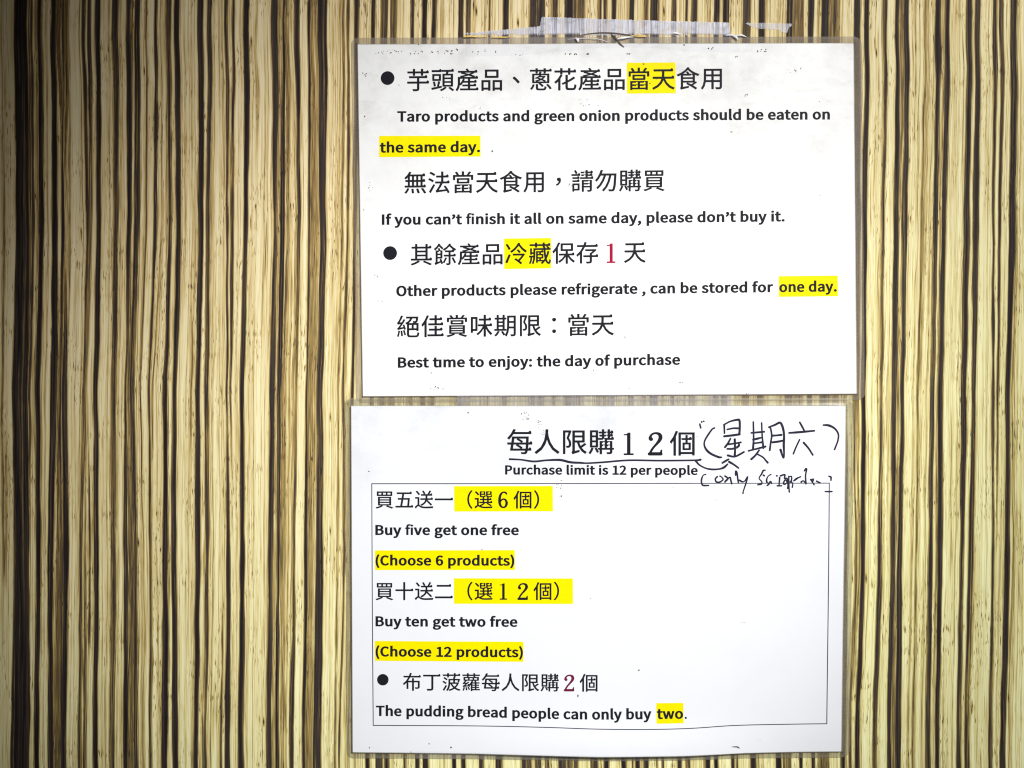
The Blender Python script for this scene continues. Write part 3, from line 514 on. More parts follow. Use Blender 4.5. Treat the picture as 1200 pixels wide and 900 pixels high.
DIGIT_STROKES = {  # drawn as ribbons: points (x, y, width)
 '２': [[(345,560,95),(322,600,85),(335,680,50),(405,752,48),(520,772,52),(625,728,80),(655,620,92),(615,510,80),(520,385,58),(410,250,50),(335,120,50),(310,40,50)],
       [(300,42,88),(660,42,88)],[(660,30,60),(685,170,30)]],
 '６': [[(650,690,45),(610,752,60),(520,778,48),(420,720,62),(355,580,75),(335,400,85),(345,230,82),(400,90,66),(500,38,52),(600,80,66),(655,220,80),(635,350,70),(560,435,52),(460,425,48),(375,330,40)]],
}

def parse(s):
    return [[tuple(float(v) for v in p.split(',')) for p in poly.split(' ')] for poly in s.split(';')]

def curve_fill(polys):
    """filled planar mesh data (verts, faces) from closed outlines with holes"""
    cu = bpy.data.curves.new("outline", 'CURVE'); cu.dimensions = '2D'; cu.fill_mode = 'BOTH'
    for p in polys:
        sp = cu.splines.new('POLY'); sp.points.add(len(p) - 1); sp.use_cyclic_u = True
        sp.points.foreach_set('co', [c for x, y in p for c in (x, y, 0, 1)])
    ob = bpy.data.objects.new("outline", cu); COL.objects.link(ob)
    dg = bpy.context.evaluated_depsgraph_get(); dg.update()
    me = bpy.data.meshes.new_from_object(ob.evaluated_get(dg))
    vs = [(v.co.x, v.co.y) for v in me.vertices]; fs = [tuple(f.vertices) for f in me.polygons]
    bpy.data.objects.remove(ob); bpy.data.curves.remove(cu); bpy.data.meshes.remove(me)
    return vs, fs

GCACHE = {}
def glyph(ch):
    if ch not in GCACHE:
        if ch == '１': GCACHE[ch] = curve_fill(DIGIT1)
        elif ch in DIGIT_STROKES:
            V, F = [], []
            for st in DIGIT_STROKES[ch]:
                v, f = ribbon([(x, y) for x, y, w in st], [w * 1.2 + 8 for x, y, w in st], 4)
                F += [tuple(i + len(V) for i in q) for q in f]; V += v
            GCACHE[ch] = (V, F)
        else: GCACHE[ch] = curve_fill(parse(GLYPH[ch][1]))
    return GCACHE[ch]

def catmull(pts, k):
    if len(pts) < 3 or k <= 1: return [tuple(map(float, p)) for p in pts]
    P = [np.array(p, float) for p in pts]; P = [2 * P[0] - P[1]] + P + [2 * P[-1] - P[-2]]
    out = []
    for i in range(1, len(P) - 2):
        for j in range(k):
            t = j / k
            out.append(tuple(.5 * (2 * P[i] + (P[i + 1] - P[i - 1]) * t + (2 * P[i - 1] - 5 * P[i] + 4 * P[i + 1] - P[i + 2]) * t * t + (3 * P[i] - P[i - 1] - 3 * P[i + 1] + P[i + 2]) * t ** 3)))
    out.append(tuple(P[-2])); return out

def ribbon(pts, widths, k=4):
    """pen stroke: verts and quads of a ribbon with rounded ends"""
    if not isinstance(widths, (list, tuple)): widths = [widths] * len(pts)
    q = catmull([(p[0], p[1], w) for p, w in zip(pts, widths)], k)
    V, F = [], []
    n = len(q)
    def dirn(i):
        a = q[max(0, i - 1)]; c = q[min(n - 1, i + 1)]
        d = np.array([c[0] - a[0], c[1] - a[1]]); l = np.hypot(*d) or 1
        return d / l
    rows = []
    d0 = dirn(0); d1 = dirn(n - 1)
    for f, wf in ((-.5, .25), (-.36, .70), (-.15, .95)): rows.append((q[0][0] + d0[0] * q[0][2] * f, q[0][1] + d0[1] * q[0][2] * f, q[0][2] * wf, d0))
    for i in range(n): rows.append((q[i][0], q[i][1], q[i][2], dirn(i)))
    for f, wf in ((.15, .95), (.36, .70), (.5, .25)): rows.append((q[-1][0] + d1[0] * q[-1][2] * f, q[-1][1] + d1[1] * q[-1][2] * f, q[-1][2] * wf, d1))
    for x, y, w, d in rows:
        V += [(x - d[1] * w / 2, y + d[0] * w / 2), (x + d[1] * w / 2, y - d[0] * w / 2)]
    for i in range(len(rows) - 1): F.append((2 * i, 2 * i + 1, 2 * i + 3, 2 * i + 2))
    return V, F

def mesh_on(name, V, F, surf, lift, mat, parent, jitter=0.0):
    """flat marks given in photo pixels, laid on a sheet's surface"""
    me = bpy.data.meshes.new(name)
    co = [W(x, y, surf(x, y) + lift + (jitter[i] if isinstance(jitter, list) else jitter * (i % 7))) for i, (x, y) in enumerate(V)]
    me.from_pydata(co, [], F); me.update()
    # face the viewer
    flip = [p.index for p in me.polygons if p.normal.y > 0]
    if flip:
        import bmesh
        bm = bmesh.new(); bm.from_mesh(me); bm.faces.ensure_lookup_table()
        bmesh.ops.reverse_faces(bm, faces=[bm.faces[i] for i in flip]); bm.to_mesh(me); bm.free()
    return link(name, me, mat, parent)

def base_y(b, x):
    return float(np.interp(x, [p[0] for p in b], [p[1] for p in b]))

def latin(name, s, x0, x1, base, cap, surf, parent, mat=None):
    """one printed line of the rounded bold sans: ink runs from x0 to x1, base = baseline points"""
    V, F, LZ, pen = [], [], [], 0.0
    s = s.replace('fi', 'ﬁ').replace('time', 'tıme')
    k = cap / 733.0
    parts = []
    for i, ch in enumerate(s):
        if ch == ' ': pen += 262; continue
        if ch == 'ı':               # the t and i are joined by their bar
            pen -= 48; parts.append(([(-60, 462), (60, 462), (60, 552), (-60, 552)], [(0, 1, 2, 3)], pen))
        v, f = glyph(ch)
        parts.append((v, f, pen)); pen += GLYPH[ch][0]
    lo = min(p + min(x for x, y in v) for v, f, p in parts); hi = max(p + max(x for x, y in v) for v, f, p in parts)
    sx = (x1 - x0) / (hi - lo)
    for v, f, p in parts:
        n = len(V)
        for x, y in v:
            X = x0 + (x + p - lo) * sx
            V.append((X, base_y(base, X) - y * k)); LZ.append(6e-6 if len(v) == 4 else 0.0)
        F += [tuple(i + n for i in q) for q in f]
    return mesh_on(name, V, F, surf, 1.1e-4, mat or M_INK, parent, LZ)

def hanzi(name, s, x0, pitch, ytop, em, surf, parent, mat=None, slope=0.0):
    """one printed line of square characters: cells start at x0; ytop = top of ink at x0, slope in px per px"""
    V, F, LZ = [], [], []
    for i, ch in enumerate(s):
        if ch == ' ': continue
        v, f = glyph(ch)
        # toner spread: three slightly shifted impressions give the stroke its printed weight
        for kx, ky in (((-11, 5), (11, 5), (0, -9)) if ch not in '１２６' else ((-7, 0), (7, 0), (0, 5))):
          n = len(V)
          for x, y in v:
            if ch in '１２６': x = 500 + (x - 500) * 1.14
            x += kx; y += ky
            X = x0 + i * pitch + x * em / 1000 + (pitch - em) / 2
            if ch in '１２６': Y = ytop + em * .915 - y * em / 1000 * 1.06
            else: Y = ytop + (850 - y) * em / 1000 
            V.append((X, Y + slope * (X - x0)))
            LZ.append((kx + 13) / 11 * 5e-6)
          F += [tuple(j + n for j in q) for q in f]
    return mesh_on(name, V, F, surf, 1.1e-4, mat or M_INK, parent, LZ)

def patch(name, quad, surf, mat, parent, lift=4e-5, n=24):
    (ax, ay), (bx, by), (cx, cy), (dx, dy) = quad       # tl, tr, br, bl
    V, F = [], []
    for j in range(9):
        t = j / 8
        for i in range(n + 1):
            s = i / n
            V.append(((ax + (bx - ax) * s) * (1 - t) + (dx + (cx - dx) * s) * t, (ay + (by - ay) * s) * (1 - t) + (dy + (cy - dy) * s) * t))
    for j in range(8):
        for i in range(n):
            a = j * (n + 1) + i; F.append((a, a + n + 1, a + n + 2, a + 1))
    return mesh_on(name, V, F, surf, lift, mat, parent)

def disc(name, cx, cy, r, surf, mat, parent):
    V = [(cx + r * math.cos(2 * math.pi * i / 40), cy + r * math.sin(2 * math.pi * i / 40)) for i in range(40)]
    return mesh_on(name, V, [tuple(range(40))], surf, 9e-5, mat, parent)

# ------------------------------------------------------------------ a laminated sheet: paper and sealed film rim
class Sheet:
    def __init__(s, tl, tr, br, bl, margins, z_in, z_out, bottom=None, top=None, bulge=None):
        s.c = [np.array(p, float) for p in (tl, tr, br, bl)]; s.m = margins; s.zi = z_in; s.zo = z_out
        s.bottom = bottom; s.top = top; s.bulge = bulge
    def P(s, u, v):
        a = s.c[0] + (s.c[1] - s.c[0]) * u; b = s.c[3] + (s.c[2] - s.c[3]) * u
        p = a + (b - a) * v
        if s.bottom: p[1] += float(np.interp(u, *s.bottom)) * v ** 6
        if s.top: p[1] += float(np.interp(u, *s.top)) * (1 - v) ** 6
        return p
    def surf(s, x, y):
        z = s.zi + .00016 * math.sin(x * .017 + y * .011 + s.c[0][0]) + .00012 * math.sin(x * .006 - y * .019)
        if s.bulge:
            for bx, by, sx, sy, h in s.bulge: z += h * math.exp(-((x - bx) / sx) ** 2 - ((y - by) / sy) ** 2)
        return z
    def build(s, root, m_paper, m_film):
        nu, nv = 60, 44
        V = [tuple(s.P(i / nu, j / nv)) for j in range(nv + 1) for i in range(nu + 1)]
        F = [(j * (nu + 1) + i, (j + 1) * (nu + 1) + i, (j + 1) * (nu + 1) + i + 1, j * (nu + 1) + i + 1) for j in range(nv) for i in range(nu)]
        paper = mesh_on("paper", V, F, s.surf, 0, m_paper, root)
        for p in paper.data.polygons: p.use_smooth = True
        # rim: walk round the paper's edge, outward vectors at every step, rounded corners
        ml, mr, mt, mb = s.m
        per = []
        n = 40
        def seg(f, o, cnt=n):
            for i in range(cnt + 1): per.append((f(i / cnt), o))
        def arc(p, a, b):
            for i in range(1, 6):
                t = i / 6 * math.pi / 2; per.append((p, (a[0] * math.cos(t) + b[0] * math.sin(t), a[1] * math.cos(t) + b[1] * math.sin(t))))
        L, R, T, B = (-ml, 0), (mr, 0), (0, -mt), (0, mb)
        seg(lambda t: s.P(t, 0), T); arc(s.P(1, 0), T, R)
        seg(lambda t: s.P(1, t), R); arc(s.P(1, 1), R, B)
        seg(lambda t: s.P(1 - t, 1), B); arc(s.P(0, 1), B, L)
        seg(lambda t: s.P(0, 1 - t), L); arc(s.P(0, 0), L, T)
        rows = [(-.08, 'in', 5e-5), (.03, 'in', 5e-5), (.22, .55, 0), (.5, .2, 0), (.85, .05, 0), (1, 0, 0), (1.02, 0, -2.2e-4)]
        co, F = [], []
        for f, z, dz in rows:
            for p, o in per:
                x, y = p[0] + o[0] * f, p[1] + o[1] * f
                zi = s.surf(p[0], p[1])
                zo = s.zo(o) if callable(s.zo) else s.zo
                h = zi if z == 'in' else zo + (zi - zo) * z
                if f > .4: h += .00006 * math.sin(x * .11 + y * .13)
                co.append(W(x, y, h + dz))
        m = len(per)
        for r in range(len(rows) - 1):
            for i in range(m):
                F.append((r * m + i, r * m + (i + 1) % m, (r + 1) * m + (i + 1) % m, (r + 1) * m + i))
        me = bpy.data.meshes.new("laminate_film"); me.from_pydata(co, [], [f[::-1] for f in F]); me.update()
        for p in me.polygons: p.use_smooth = True
        link("laminate_film", me, m_film, root)
        return paper

def specks(name, spots, surf, mat, parent, seed):
    """grime stuck on a sheet: little ragged blots (x, y, radius, count, spread x, spread y)"""
    r = random.Random(seed); V, F = [], []
    for x, y, rad, cnt, sx, sy in spots:
        for _ in range(cnt):
            cx, cy = x + r.uniform(-1, 1) * sx, y + r.uniform(-1, 1) * sy
            k = rad * r.uniform(.42, .95); n0 = len(V); a0 = r.uniform(0, 6); st = r.uniform(.6, 1.5)
            for i in range(8):
                a = a0 + i * math.pi / 4; q = k * r.uniform(.65, 1.15)
                V.append((cx + q * math.cos(a) * st, cy + q * math.sin(a) / st))
            F.append(tuple(range(n0, n0 + 8)))
    return tag(mesh_on(name, V, F, surf, 1.5e-4, mat, parent, 3e-6), kind="stuff")

# ------------------------------------------------------------------ upper notice
up_root = tag(empty("laminated_notice", W(711, 470, 0)),
    "laminated white notice taped uppermost on the wall, about eating taro products the same day", "notice",
    "laminated notices on the wall")
up = Sheet((419.5, 53), (999.5, 51.5), (1003, 461.5), (425.5, 464.5), (8, 10, 8.5, 7.5), .0018, .0004,
           bulge=[(715, 50, 70, 14, .0010)])
up_paper = up.build(up_root, paper_material("grimy_white_paper", (.765, .775, .785), 3.0, .50, 50, 280),
                    film_material("upper_laminate_rim", (.40, .345, .285), .38))
us = up.surf
LN, HL, BU = "printed_line", "yellow_highlight", "bullet"
disc(BU, 454.7, 92.7, 8, us, M_INK, up_paper)
patch(HL, ((734.1, 74.6), (791, 74.3), (791.3, 110.3), (734.3, 110.7)), us, M_YEL, up_paper)
hanzi(LN, '芋頭產品、蔥花產品當天食用', 476, 28.65, 82.0, 28.0, us, up_paper, slope=-.0066)
latin(LN, 'Taro products and green onion products should be eaten on', 466.1, 971.5, [(466, 143.6), (720, 142.6), (971, 140.9)], 12.2, us, up_paper)
patch(HL, ((444.8, 160.2), (563, 160), (563.3, 184.2), (444.9, 185)), us, M_YEL, up_paper)
latin(LN, 'the same day.', 445.6, 562.8, [(445, 179.8), (563, 179)], 12.2, us, up_paper)
disc("printed_stop", 577, 178, 1.1, us, M_GREY, up_paper)
hanzi(LN, '無法當天食用，請勿購買', 473, 27.9, 202.0, 27.3, us, up_paper, slope=-.010)
latin(LN, 'If you can’t finish it all on same day, please don’t buy it.', 448, 918.7, [(448, 264), (700, 262.4), (919, 260)], 12.2, us, up_paper)
disc(BU, 457.6, 297, 8, us, M_INK, up_paper)
patch(HL, ((590.7, 280), (645.6, 279.3), (645.8, 314.8), (590.9, 315.7)), us, M_YEL, up_paper)
hanzi(LN, '其餘產品冷藏保存 天', 480.3, 27.7, 286.3, 27.0, us, up_paper, slope=-.0115)
hanzi("red_numeral", '１', 701.9, 27.7, 284.0, 27.0, us, up_paper, M_RED, slope=-.0115)
latin(LN, 'Other products please refrigerate , can be stored for', 464.8, 905.3, [(465, 347.5), (700, 345.2), (905, 342.7)], 12.2, us, up_paper)
patch(HL, ((911.7, 324), (980.6, 323.3), (980.9, 347.4), (912, 348.2)), us, M_YEL, up_paper)
latin(LN, 'one day.', 912.3, 979.5, [(912, 342.7), (980, 341.9)], 12.2, us, up_paper)
hanzi(LN, '絕佳賞味期限：當天', 464.6, 28.4, 369.8, 27.6, us, up_paper, slope=-.0095)
latin(LN, 'Best time to enjoy: the day of purchase', 466.7, 796.5, [(467, 431), (640, 429.6), (797, 427.5)], 12.2, us, up_paper)
specks("grime", [(455, 62, .8, 16, 14, 2.2), (500, 63, .9, 14, 34, 2), (530, 62, 1.3, 7, 10, 3), (560, 62, 1.2, 5, 9, 3), (581, 62, 1.4, 1, 0, 0), (610, 65.5, 1.0, 3, 6, .6),
   (670, 64.5, 1.1, 9, 8, .6), (690, 64.5, 1.2, 3, 3, .3), (736, 64.5, 1.2, 3, 2, .3), (801, 54, 1.2, 1, 0, 0), (832, 58, 1.1, 3, 3, 1), (863, 68, 1.2, 2, 3, .8), (892, 60, 1.1, 5, 5, 2), (931, 82, .7, 8, 8, 4),
   (872, 113, 1.1, 3, 3, 1.5), (959, 120, 1.0, 1, 0, 0), (491, 53.5, 1.6, 1, 0, 0), (754, 75, 1.5, 2, 1, 1.5), (761, 99, 1.2, 1, 0, 0), (769, 94, .9, 1, 0, 0), (427, 89, .9, 4, 4, 2.5), (428, 137, 1.0, 3, 2, .8), (468, 101, .8, 1, 0, 0),
   (560, 127, .7, 4, 7, 2), (524, 117, .7, 4, 5, 2), (690, 120, .7, 9, 12, 5), (856, 155, .9, 2, 1, 1), (801, 155, .6, 1, 0, 0), (960, 230, 1.0, 1, 0, 0), (435, 221, .7, 6, 3, 7), (427, 246, .7, 2, 1, 1), (442, 324, .6, 5, 3, 2),
   (512, 455, .8, 12, 8, 2), (505, 437, .7, 3, 3, 2), (695, 434, .8, 2, 1, .6), (798, 448, 1.0, 2, 1.5, .3), (732, 395, .9, 1, 0, 0), (875, 461, .9, 2, 1.5, .4), (737, 455, .6, 1, 0, 0), (447, 353, .6, 3, 3, 1), (668, 217, .8, 4, 3, 1.5)], us, M_DIRT, up_paper, 5)

# ------------------------------------------------------------------ lower notice
lo_root = tag(empty("laminated_notice", W(699, 889, 0)),
    "lower laminated notice with a thin printed frame and pen handwriting, about a purchase limit", "notice",
    "laminated notices on the wall")
lo = Sheet((412, 475.2), (990, 475.2), (984.8, 879.2), (413.9, 880), (7.5, 10.5, 8.5, 8.5), .0025,
           lambda o: .0004 + .0017 * max(0, -o[1]) / 8.5,
           bottom=([0, .25, .5, .68, .8, 1], [0, 1.0, 3.6, 3.0, .7, 0]),
           bulge=[(715, 882, 170, 30, .0036), (930, 880, 60, 16, -.0006)])
lo_paper = lo.build(lo_root, paper_material("cool_white_paper", (.73, .755, .81), 17.0, .40, 475, 600),
                    film_material("lower_laminate_rim", (.37, .34, .25), .42))
ls = lo.surf
hanzi(LN, '每人限購', 593.2, 31.75, 502.6, 31.2, ls, lo_paper)
hanzi(LN, '１２個', 720.2, 31.75, 504.4, 31.2, ls, lo_paper)
latin(LN, 'Purchase limit is 12 per people', 592, 816.8, [(592, 555.6), (817, 556.2)], 10.8, ls, lo_paper)
patch(HL, ((532.4, 569.2), (647.5, 569), (647.8, 598.6), (532.6, 598.9)), ls, M_YEL, lo_paper)
hanzi(LN, '買五送一（選６個）', 439.6, 23.1, 574.2, 22.6, ls, lo_paper)
latin(LN, 'Buy five get one free', 440.5, 608, [(440, 626.3), (608, 626.4)], 11.8, ls, lo_paper)
patch(HL, ((440, 644.2), (603.2, 643.8), (603.4, 667), (440.2, 667.2)), ls, M_YEL, lo_paper)
latin(LN, '(Choose 6 products)', 440.7, 602.7, [(440, 661.8), (603, 662)], 11.8, ls, lo_paper)
patch(HL, ((532.2, 676.6), (671, 677), (671.2, 706.8), (532.4, 706.4)), ls, M_YEL, lo_paper)
hanzi(LN, '買十送二（選１２個）', 439.6, 23.12, 681.0, 22.6, ls, lo_paper)
latin(LN, 'Buy ten get two free', 440.8, 606.4, [(440, 732.7), (606, 733.4)], 11.8, ls, lo_paper)
patch(HL, ((440, 749.8), (613.3, 750.8), (613.3, 774.2), (440.2, 773)), ls, M_YEL, lo_paper)
latin(LN, '(Choose 12 products)', 440.8, 612.8, [(440, 767.9), (613, 768.9)], 11.8, ls, lo_paper)
disc(BU, 449.3, 795, 6.7, ls, M_INK, lo_paper)
hanzi(LN, '布丁菠蘿每人限購 個', 472, 22.95, 786.8, 22.4, ls, lo_paper, slope=.006)
hanzi("red_numeral", '２', 655.6, 22.95, 787.9, 22.4, ls, lo_paper, M_MAROON)
latin(LN, 'The pudding bread people can only buy', 441.3, 762.7, [(441, 837.3), (540, 838.2), (640, 840.6), (700, 841.4), (763, 840.7)], 12.0, ls, lo_paper)
patch(HL, ((768.3, 822.3), (799.8, 822), (800, 845.4), (768.5, 846)), ls, M_YEL, lo_paper)
latin(LN, 'two', 768.9, 799.6, [(768, 840.6), (800, 840.3)], 12.0, ls, lo_paper)
disc("printed_stop", 802.6, 839.2, 1.25, ls, M_INK, lo_paper)
# thin printed frame round the offers
V, F = [], []
for pts in ([(436.3, 566.4), (560, 566.3), (760, 566), (970.2, 565.6)], [(436.3, 566.4), (437, 700), (438.1, 848.3)],
            [(970.2, 565.6), (969.2, 700), (967.4, 846.4)],
            [(438.1, 848.3), (560, 848.8), (640, 850.2), (700, 851.9), (760, 852.2), (810, 851), (860, 848), (920, 846.9), (967.4, 846.4)]):
    v, f = ribbon(pts, 1.05, 8); F += [tuple(i + len(V) for i in q) for q in f]; V += v
mesh_on("printed_frame", V, F, ls, 9e-5, M_LINE, lo_paper, 2e-6)
# handwriting in navy pen
def Z(ox, oy, k, *strokes): return [[(ox + x / k, oy + y / k) for x, y in st] for st in strokes]
bold = []
bold += Z(820, 480, 15, [(245,320),(205,340),(140,430),(85,520),(65,590),(80,660),(125,725),(200,780),(320,830),(365,833)],
  [(415,260),(418,335),(420,410)], [(415,260),(520,205),(650,175),(683,192),(688,300),(680,430)], [(470,345),(570,325),(655,325)], [(415,465),(550,450),(685,430)],
  [(525,505),(480,590),(430,655)], [(490,605),(600,590),(705,572)], [(670,595),(672,630),(625,665),(550,685),(470,685)], [(600,520),(605,700),(600,800)], [(480,800),(560,820),(620,815),(690,780),(760,740)],
  [(925,215),(930,500),(920,690)], [(1070,230),(1080,450),(1100,670)], [(890,405),(1000,396),(1115,385)], [(920,525),(990,508),(1060,490)], [(925,590),(1000,580),(1070,570)],
  [(840,720),(960,690),(1135,645)], [(1025,710),(960,800),(890,865)], [(1000,780),(1090,830),(1150,895),(1175,925)])
bold += Z(890, 480, 10.91, [(110,222),(128,235),(143,330),(130,420),(118,515)], [(110,220),(180,195),(250,165),(285,230),(300,330),(296,450),(300,575),(290,610),(255,510)],
  [(150,330),(210,326),(265,320)], [(150,415),(230,405),(300,390)], [(500,160),(530,215),(555,262)], [(365,295),(500,285),(685,268)], [(498,380),(455,470),(418,560)], [(550,420),(610,490),(665,575)],
  [(800,195),(870,200),(945,240),(990,310),(985,390),(962,455),(942,505)])
bold += Z(810, 530, 13.33, [(60,130),(120,195),(220,245),(320,262),(430,255),(500,230),(555,180)], [(475,160),(525,130),(570,105)], [(580,145),(650,185),(725,240)])
line = Z(520, 445, 7.5, [(580,695),(680,700),(790,715),(900,705),(1020,702),(1110,722),(1200,727),(1260,730),(1400,722),(1620,705),(1900,708),(2200,705),(2250,700)])
thin = Z(810, 530, 13.33, [(215,340),(175,355),(150,420),(155,490),(185,512),(260,512)], [(395,375),(365,410),(380,455),(430,460),(485,420),(460,380),(435,365)], [(515,365),(560,405),(515,455)],
  [(520,440),(590,385),(605,430),(620,485)], [(680,350),(680,290),(700,310),(715,420),(725,475)], [(740,430),(775,450),(815,448),(865,380)], [(865,380),(840,480),(800,600),(795,630)],
  [(1140,275),(1110,280),(1085,330),(1045,400),(1085,450),(1080,490),(1025,500)], [(1110,350),(1125,360)])
thin += Z(890, 535, 12, [(145,245),(100,280),(85,340),(110,370),(140,345),(155,375)], [(95,400),(120,380)], [(226,265),(234,267)], [(268,290),(260,395)], [(235,405),(295,405)],
  [(280,265),(340,250),(335,300),(370,300),(380,340),(345,385),(320,370),(350,320),(385,380),(380,440)], [(395,270),(400,460),(405,490)], [(400,280),(435,275),(430,340),(415,345),(450,370),(445,425)],
  [(465,335),(500,305),(560,278)], [(480,330),(520,298)], [(570,350),(600,335),(630,370)], [(615,195),(635,165),(645,180),(630,260),(635,375)], [(700,320),(740,310),(730,340),(710,330),(750,390)],
  [(785,340),(810,352),(832,365)], [(955,270),(985,285),(985,330)], [(905,485),(950,486),(1000,485)])
thin += Z(680, 440, 7.5, [(1044,425),(1052,458)], [(1060,405),(1062,412)], [(1076,400),(1080,402)])
r = random.Random(4); V, F = [], []
for st, w in [(s_, 2.45) for s_ in bold] + [(s_, 2.5) for s_ in line] + [(s_, 1.9) for s_ in thin]:
    v, f = ribbon(st, [w * r.uniform(.75, 1.15) for _ in st], 5); F += [tuple(i + len(V) for i in q) for q in f]; V += v
mesh_on("handwriting", V, F, ls, 1.0e-4, M_PEN, lo_paper, 3e-6)
specks("grime", [(617, 489, .8, 16, 6, 6), (632, 497, .8, 9, 3, 6), (636, 508, .7, 6, 2, 4), (655, 568, .9, 6, 3, 6), (657, 580, 1.0, 2, 1, 1), (433, 552, .9, 1, 0, 0), (748, 784, 1.3, 2, .5, .5), (676, 813.5, 1.4, 2, 1, 1), (504, 869.5, 1.2, 2, .6, .4),
   (529, 873.5, 1.3, 1, 0, 0), (433, 874.5, .9, 2, 1, .6), (889, 865, .9, 1, 0, 0), (550, 484, .8, 2, 2, 1), (838, 586, .6, 2, 1, 1), (692, 700, .7, 1, 0, 0), (816, 511, .6, 1, 0, 0), (482, 879, .7, 2, 1, 1), (565, 643, .8, 1, 0, 0), (870, 731, .6, 4, 6, 3), (788, 571, .6, 1, 0, 0)], ls, M_DIRT, lo_paper, 9)
v, f = ribbon([(856, 872.3), (861, 872.3), (863.5, 873), (864.6, 874)], [.8, 1.5, 1.6, 1.0], 4)
mesh_on("scratch", v, f, ls, 1.2e-4, M_DIRT, lo_paper)

# ------------------------------------------------------------------ clear tapes
def tape_mesh(name, x0, x1, top, bot, rows, off, parent=None, step=1.0, rag=.5, seed=1):
    """a strip between two edge polylines; rows = [(fraction, frost)], off(x, y) = height over the wall"""
    r = random.Random(seed)
    xs = np.arange(x0, x1 + step * .5, step); n = len(xs)
    co, fr, F = [], [], []
    tj = [r.uniform(-rag, rag) for _ in xs]; bj = [r.uniform(-rag, rag) * .6 for _ in xs]
    for fct, frost in rows:
        for i, x in enumerate(xs):
            yt = float(np.interp(x, *zip(*top))) + tj[i]; yb = float(np.interp(x, *zip(*bot))) + bj[i]
            y = yt + (yb - yt) * fct
            co.append(W(x, y, off(x, y))); fr.append(frost(x, y) if callable(frost) else frost)
    for j in range(len(rows) - 1):
        for i in range(n - 1): F.append((j * n + i, (j + 1) * n + i, (j + 1) * n + i + 1, j * n + i + 1))
    me = bpy.data.meshes.new(name); me.from_pydata(co, [], F)
    a = me.attributes.new('frost', 'FLOAT', 'POINT'); a.data.foreach_set('value', np.array(fr, np.float32)); me.update()
    for p in me.polygons: p.use_smooth = True
    return link(name, me, M_TAPE, parent)

def rise(x, y):                    # from the wall over the laminate rim on to the upper paper
    if y < 43: return .0003 + .0004 * max(0, (y - 40) / 3)
    if y < 53: return .0007 + (us(x, 53) + .00016 - .0007) * (y - 43) / 10
    return us(x, y) + .00016

t1 = tag(empty("clear_tape", W(705, 45, .0004)), "long wrinkled clear tape over the top edge of the upper notice", "tape", "strips of clear tape")
frost_top = lambda x, y: (.92 if y < 40.5 else 0.10 if y < 51 else .04)
tape_mesh("tape_film", 545, 866, [(545, 39), (590, 35), (632, 31), (633, 30.5), (634.5, 20), (720, 23), (790, 25), (854, 26.5), (856, 41), (866, 46)],
          [(545, 68), (600, 66.5), (640, 63.5), (690, 58.5), (730, 57), (770, 58), (815, 62), (866, 63.3)],
          [(k / 14, frost_top) for k in range(15)], rise, t1, 1.0, .5, 2)
def cord(name, pts, radius, off, mat, parent):
    q = catmull(pts, 6); co, F = [], []; m = 8
    for i, (x, y, k) in enumerate(q):
        a = q[max(0, i - 1)]; c = q[min(len(q) - 1, i + 1)]
        dx, dy = c[0] - a[0], c[1] - a[1]; l = math.hypot(dx, dy) or 1
        for j in range(m):
            t = 2 * math.pi * j / m
            co.append(W(x - dy / l * radius * k * math.cos(t), y + dx / l * radius * k * math.cos(t), off(x, y) + radius * PX * k * .8 * (1 + math.sin(t))))
    for i in range(len(q) - 1):
        for j in range(m): F.append((i * m + j, i * m + (j + 1) % m, (i + 1) * m + (j + 1) % m, (i + 1) * m + j))
    me = bpy.data.meshes.new(name); me.from_pydata(co, [], F); me.update()
    for p in me.polygons: p.use_smooth = True
    return link(name, me, mat, parent)
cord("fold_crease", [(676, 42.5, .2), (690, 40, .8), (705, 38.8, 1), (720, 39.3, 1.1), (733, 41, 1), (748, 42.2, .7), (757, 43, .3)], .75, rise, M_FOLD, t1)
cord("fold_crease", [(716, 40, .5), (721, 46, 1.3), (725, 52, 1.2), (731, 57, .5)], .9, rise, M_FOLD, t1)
cord("fold_crease", [(665, 47, .2), (688, 45.6, .5), (702, 47.2, .5), (712, 51, .4)], .8, rise, M_GLARE_SCRAP, t1)
cord("painted_glint", [(544, 44, 1.0), (552, 43.4, 1.3), (560, 44, .6), (570, 43.6, .5)], 1.0, rise, M_GLINT, t1)  # amber glints along the tape, shaped as small beads
cord("painted_glint", [(576, 44.5, .5), (588, 44.6, .8), (598, 44, .5)], 1.0, rise, M_GLINT, t1)
cord("painted_glint", [(738, 42, .4), (748, 43.4, 1.0), (756, 43.2, .9), (758, 42.8, .2)], 1.0, rise, M_GLINT, t1)
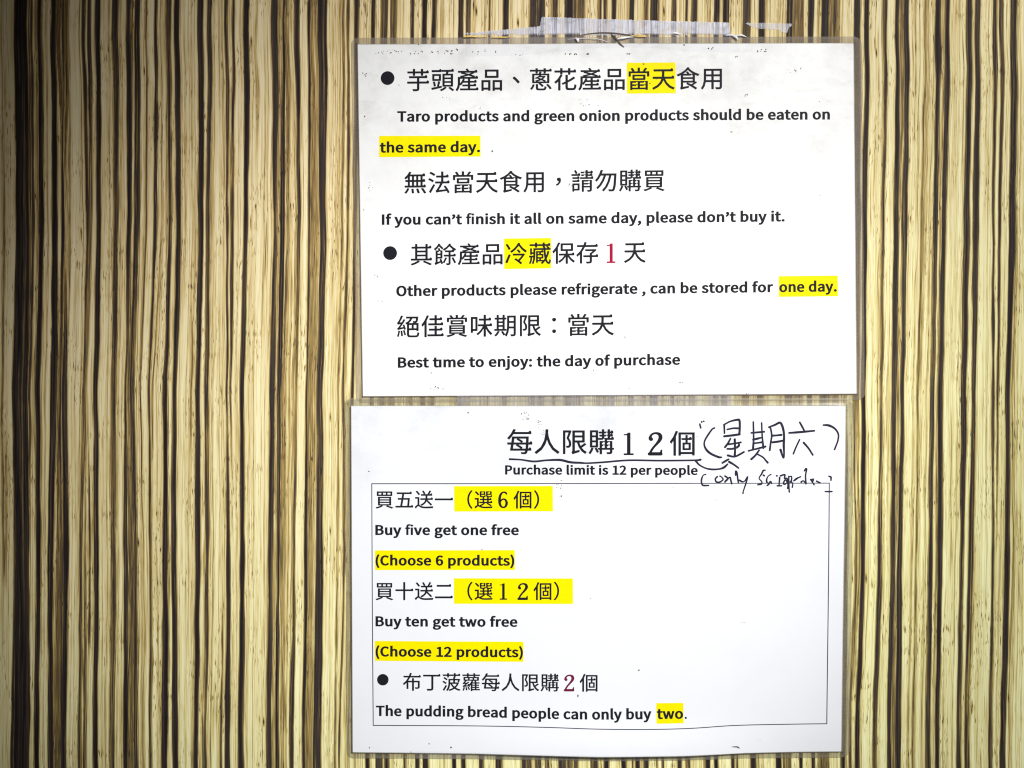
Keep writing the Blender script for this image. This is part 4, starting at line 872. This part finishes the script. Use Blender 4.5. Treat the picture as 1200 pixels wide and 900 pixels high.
cord("glare_flake", [(722, 47, .4), (728, 46, 1.2), (735, 44.6, .9), (742, 44, .3)], 1.2, rise, M_GLARE_SCRAP, t1)  # white flakes of tape, with glare put into their colour
cord("glare_flake", [(674, 45, .5), (676.5, 48, 1.5), (677, 51, .6)], 1.3, rise, M_GLARE_SCRAP, t1)
cord("glare_flake", [(850, 42, .4), (857, 42, 1.2), (862, 45, 1.4), (864, 48, .6)], 1.1, rise, M_GLARE_SCRAP, t1)
cord("glare_flake", [(861, 43, .5), (868, 42, 1.0), (874, 44, .4)], 1.3, rise, M_GLARE_SCRAP, t1)
cord("glare_flake", [(786, 40, .4), (791, 39.2, 1.3), (797, 40.8, .4)], 1.1, rise, M_GLARE_SCRAP, t1)

t2 = tape_mesh("clear_tape", 874, 928, [(874, 27), (900, 27.2), (923, 28), (928, 27.6)], [(874, 27.6), (880, 31), (886, 33.5), (900, 34.5), (914, 35.5), (916, 38), (922, 39), (924, 33), (928, 30)],
               [(k / 5, .62) for k in range(6)], lambda x, y: .0003, None, .7, .7, 6)
tag(t2, "short torn scrap of frosted tape on bare wall right of the long tape", "tape", "strips of clear tape")

def mid(x, y): return max(us(x, min(y, 464)), ls(x, max(y, 475))) + .0005
t3 = tape_mesh("clear_tape", 536, 858, [(536, 463), (620, 462.5), (760, 461), (858, 460)], [(536, 477), (640, 476.5), (760, 476.5), (858, 476)],
               [(k / 8, lambda x, y: .20 if 463 < y < 475 else .0) for k in range(9)], mid, None, 1.0, .35, 8)
tag(t3, "clear tape bridging the narrow gap between the two notices", "tape", "strips of clear tape")

def low(x, y): return (ls(x, 880) + .0004) * max(0, min(1, (893 - y) / 12)) + .0004
t4 = tape_mesh("clear_tape", 488, 838, [(488, 877), (600, 878), (720, 881), (838, 879)], [(488, 888), (600, 889), (720, 892), (838, 889)],
               [(k / 8, lambda x, y: .09 if y > 881 else .0) for k in range(9)], low, None, 1.0, .3, 12)
tag(t4, "clear tape along the bottom edge of the lower notice", "tape", "strips of clear tape")
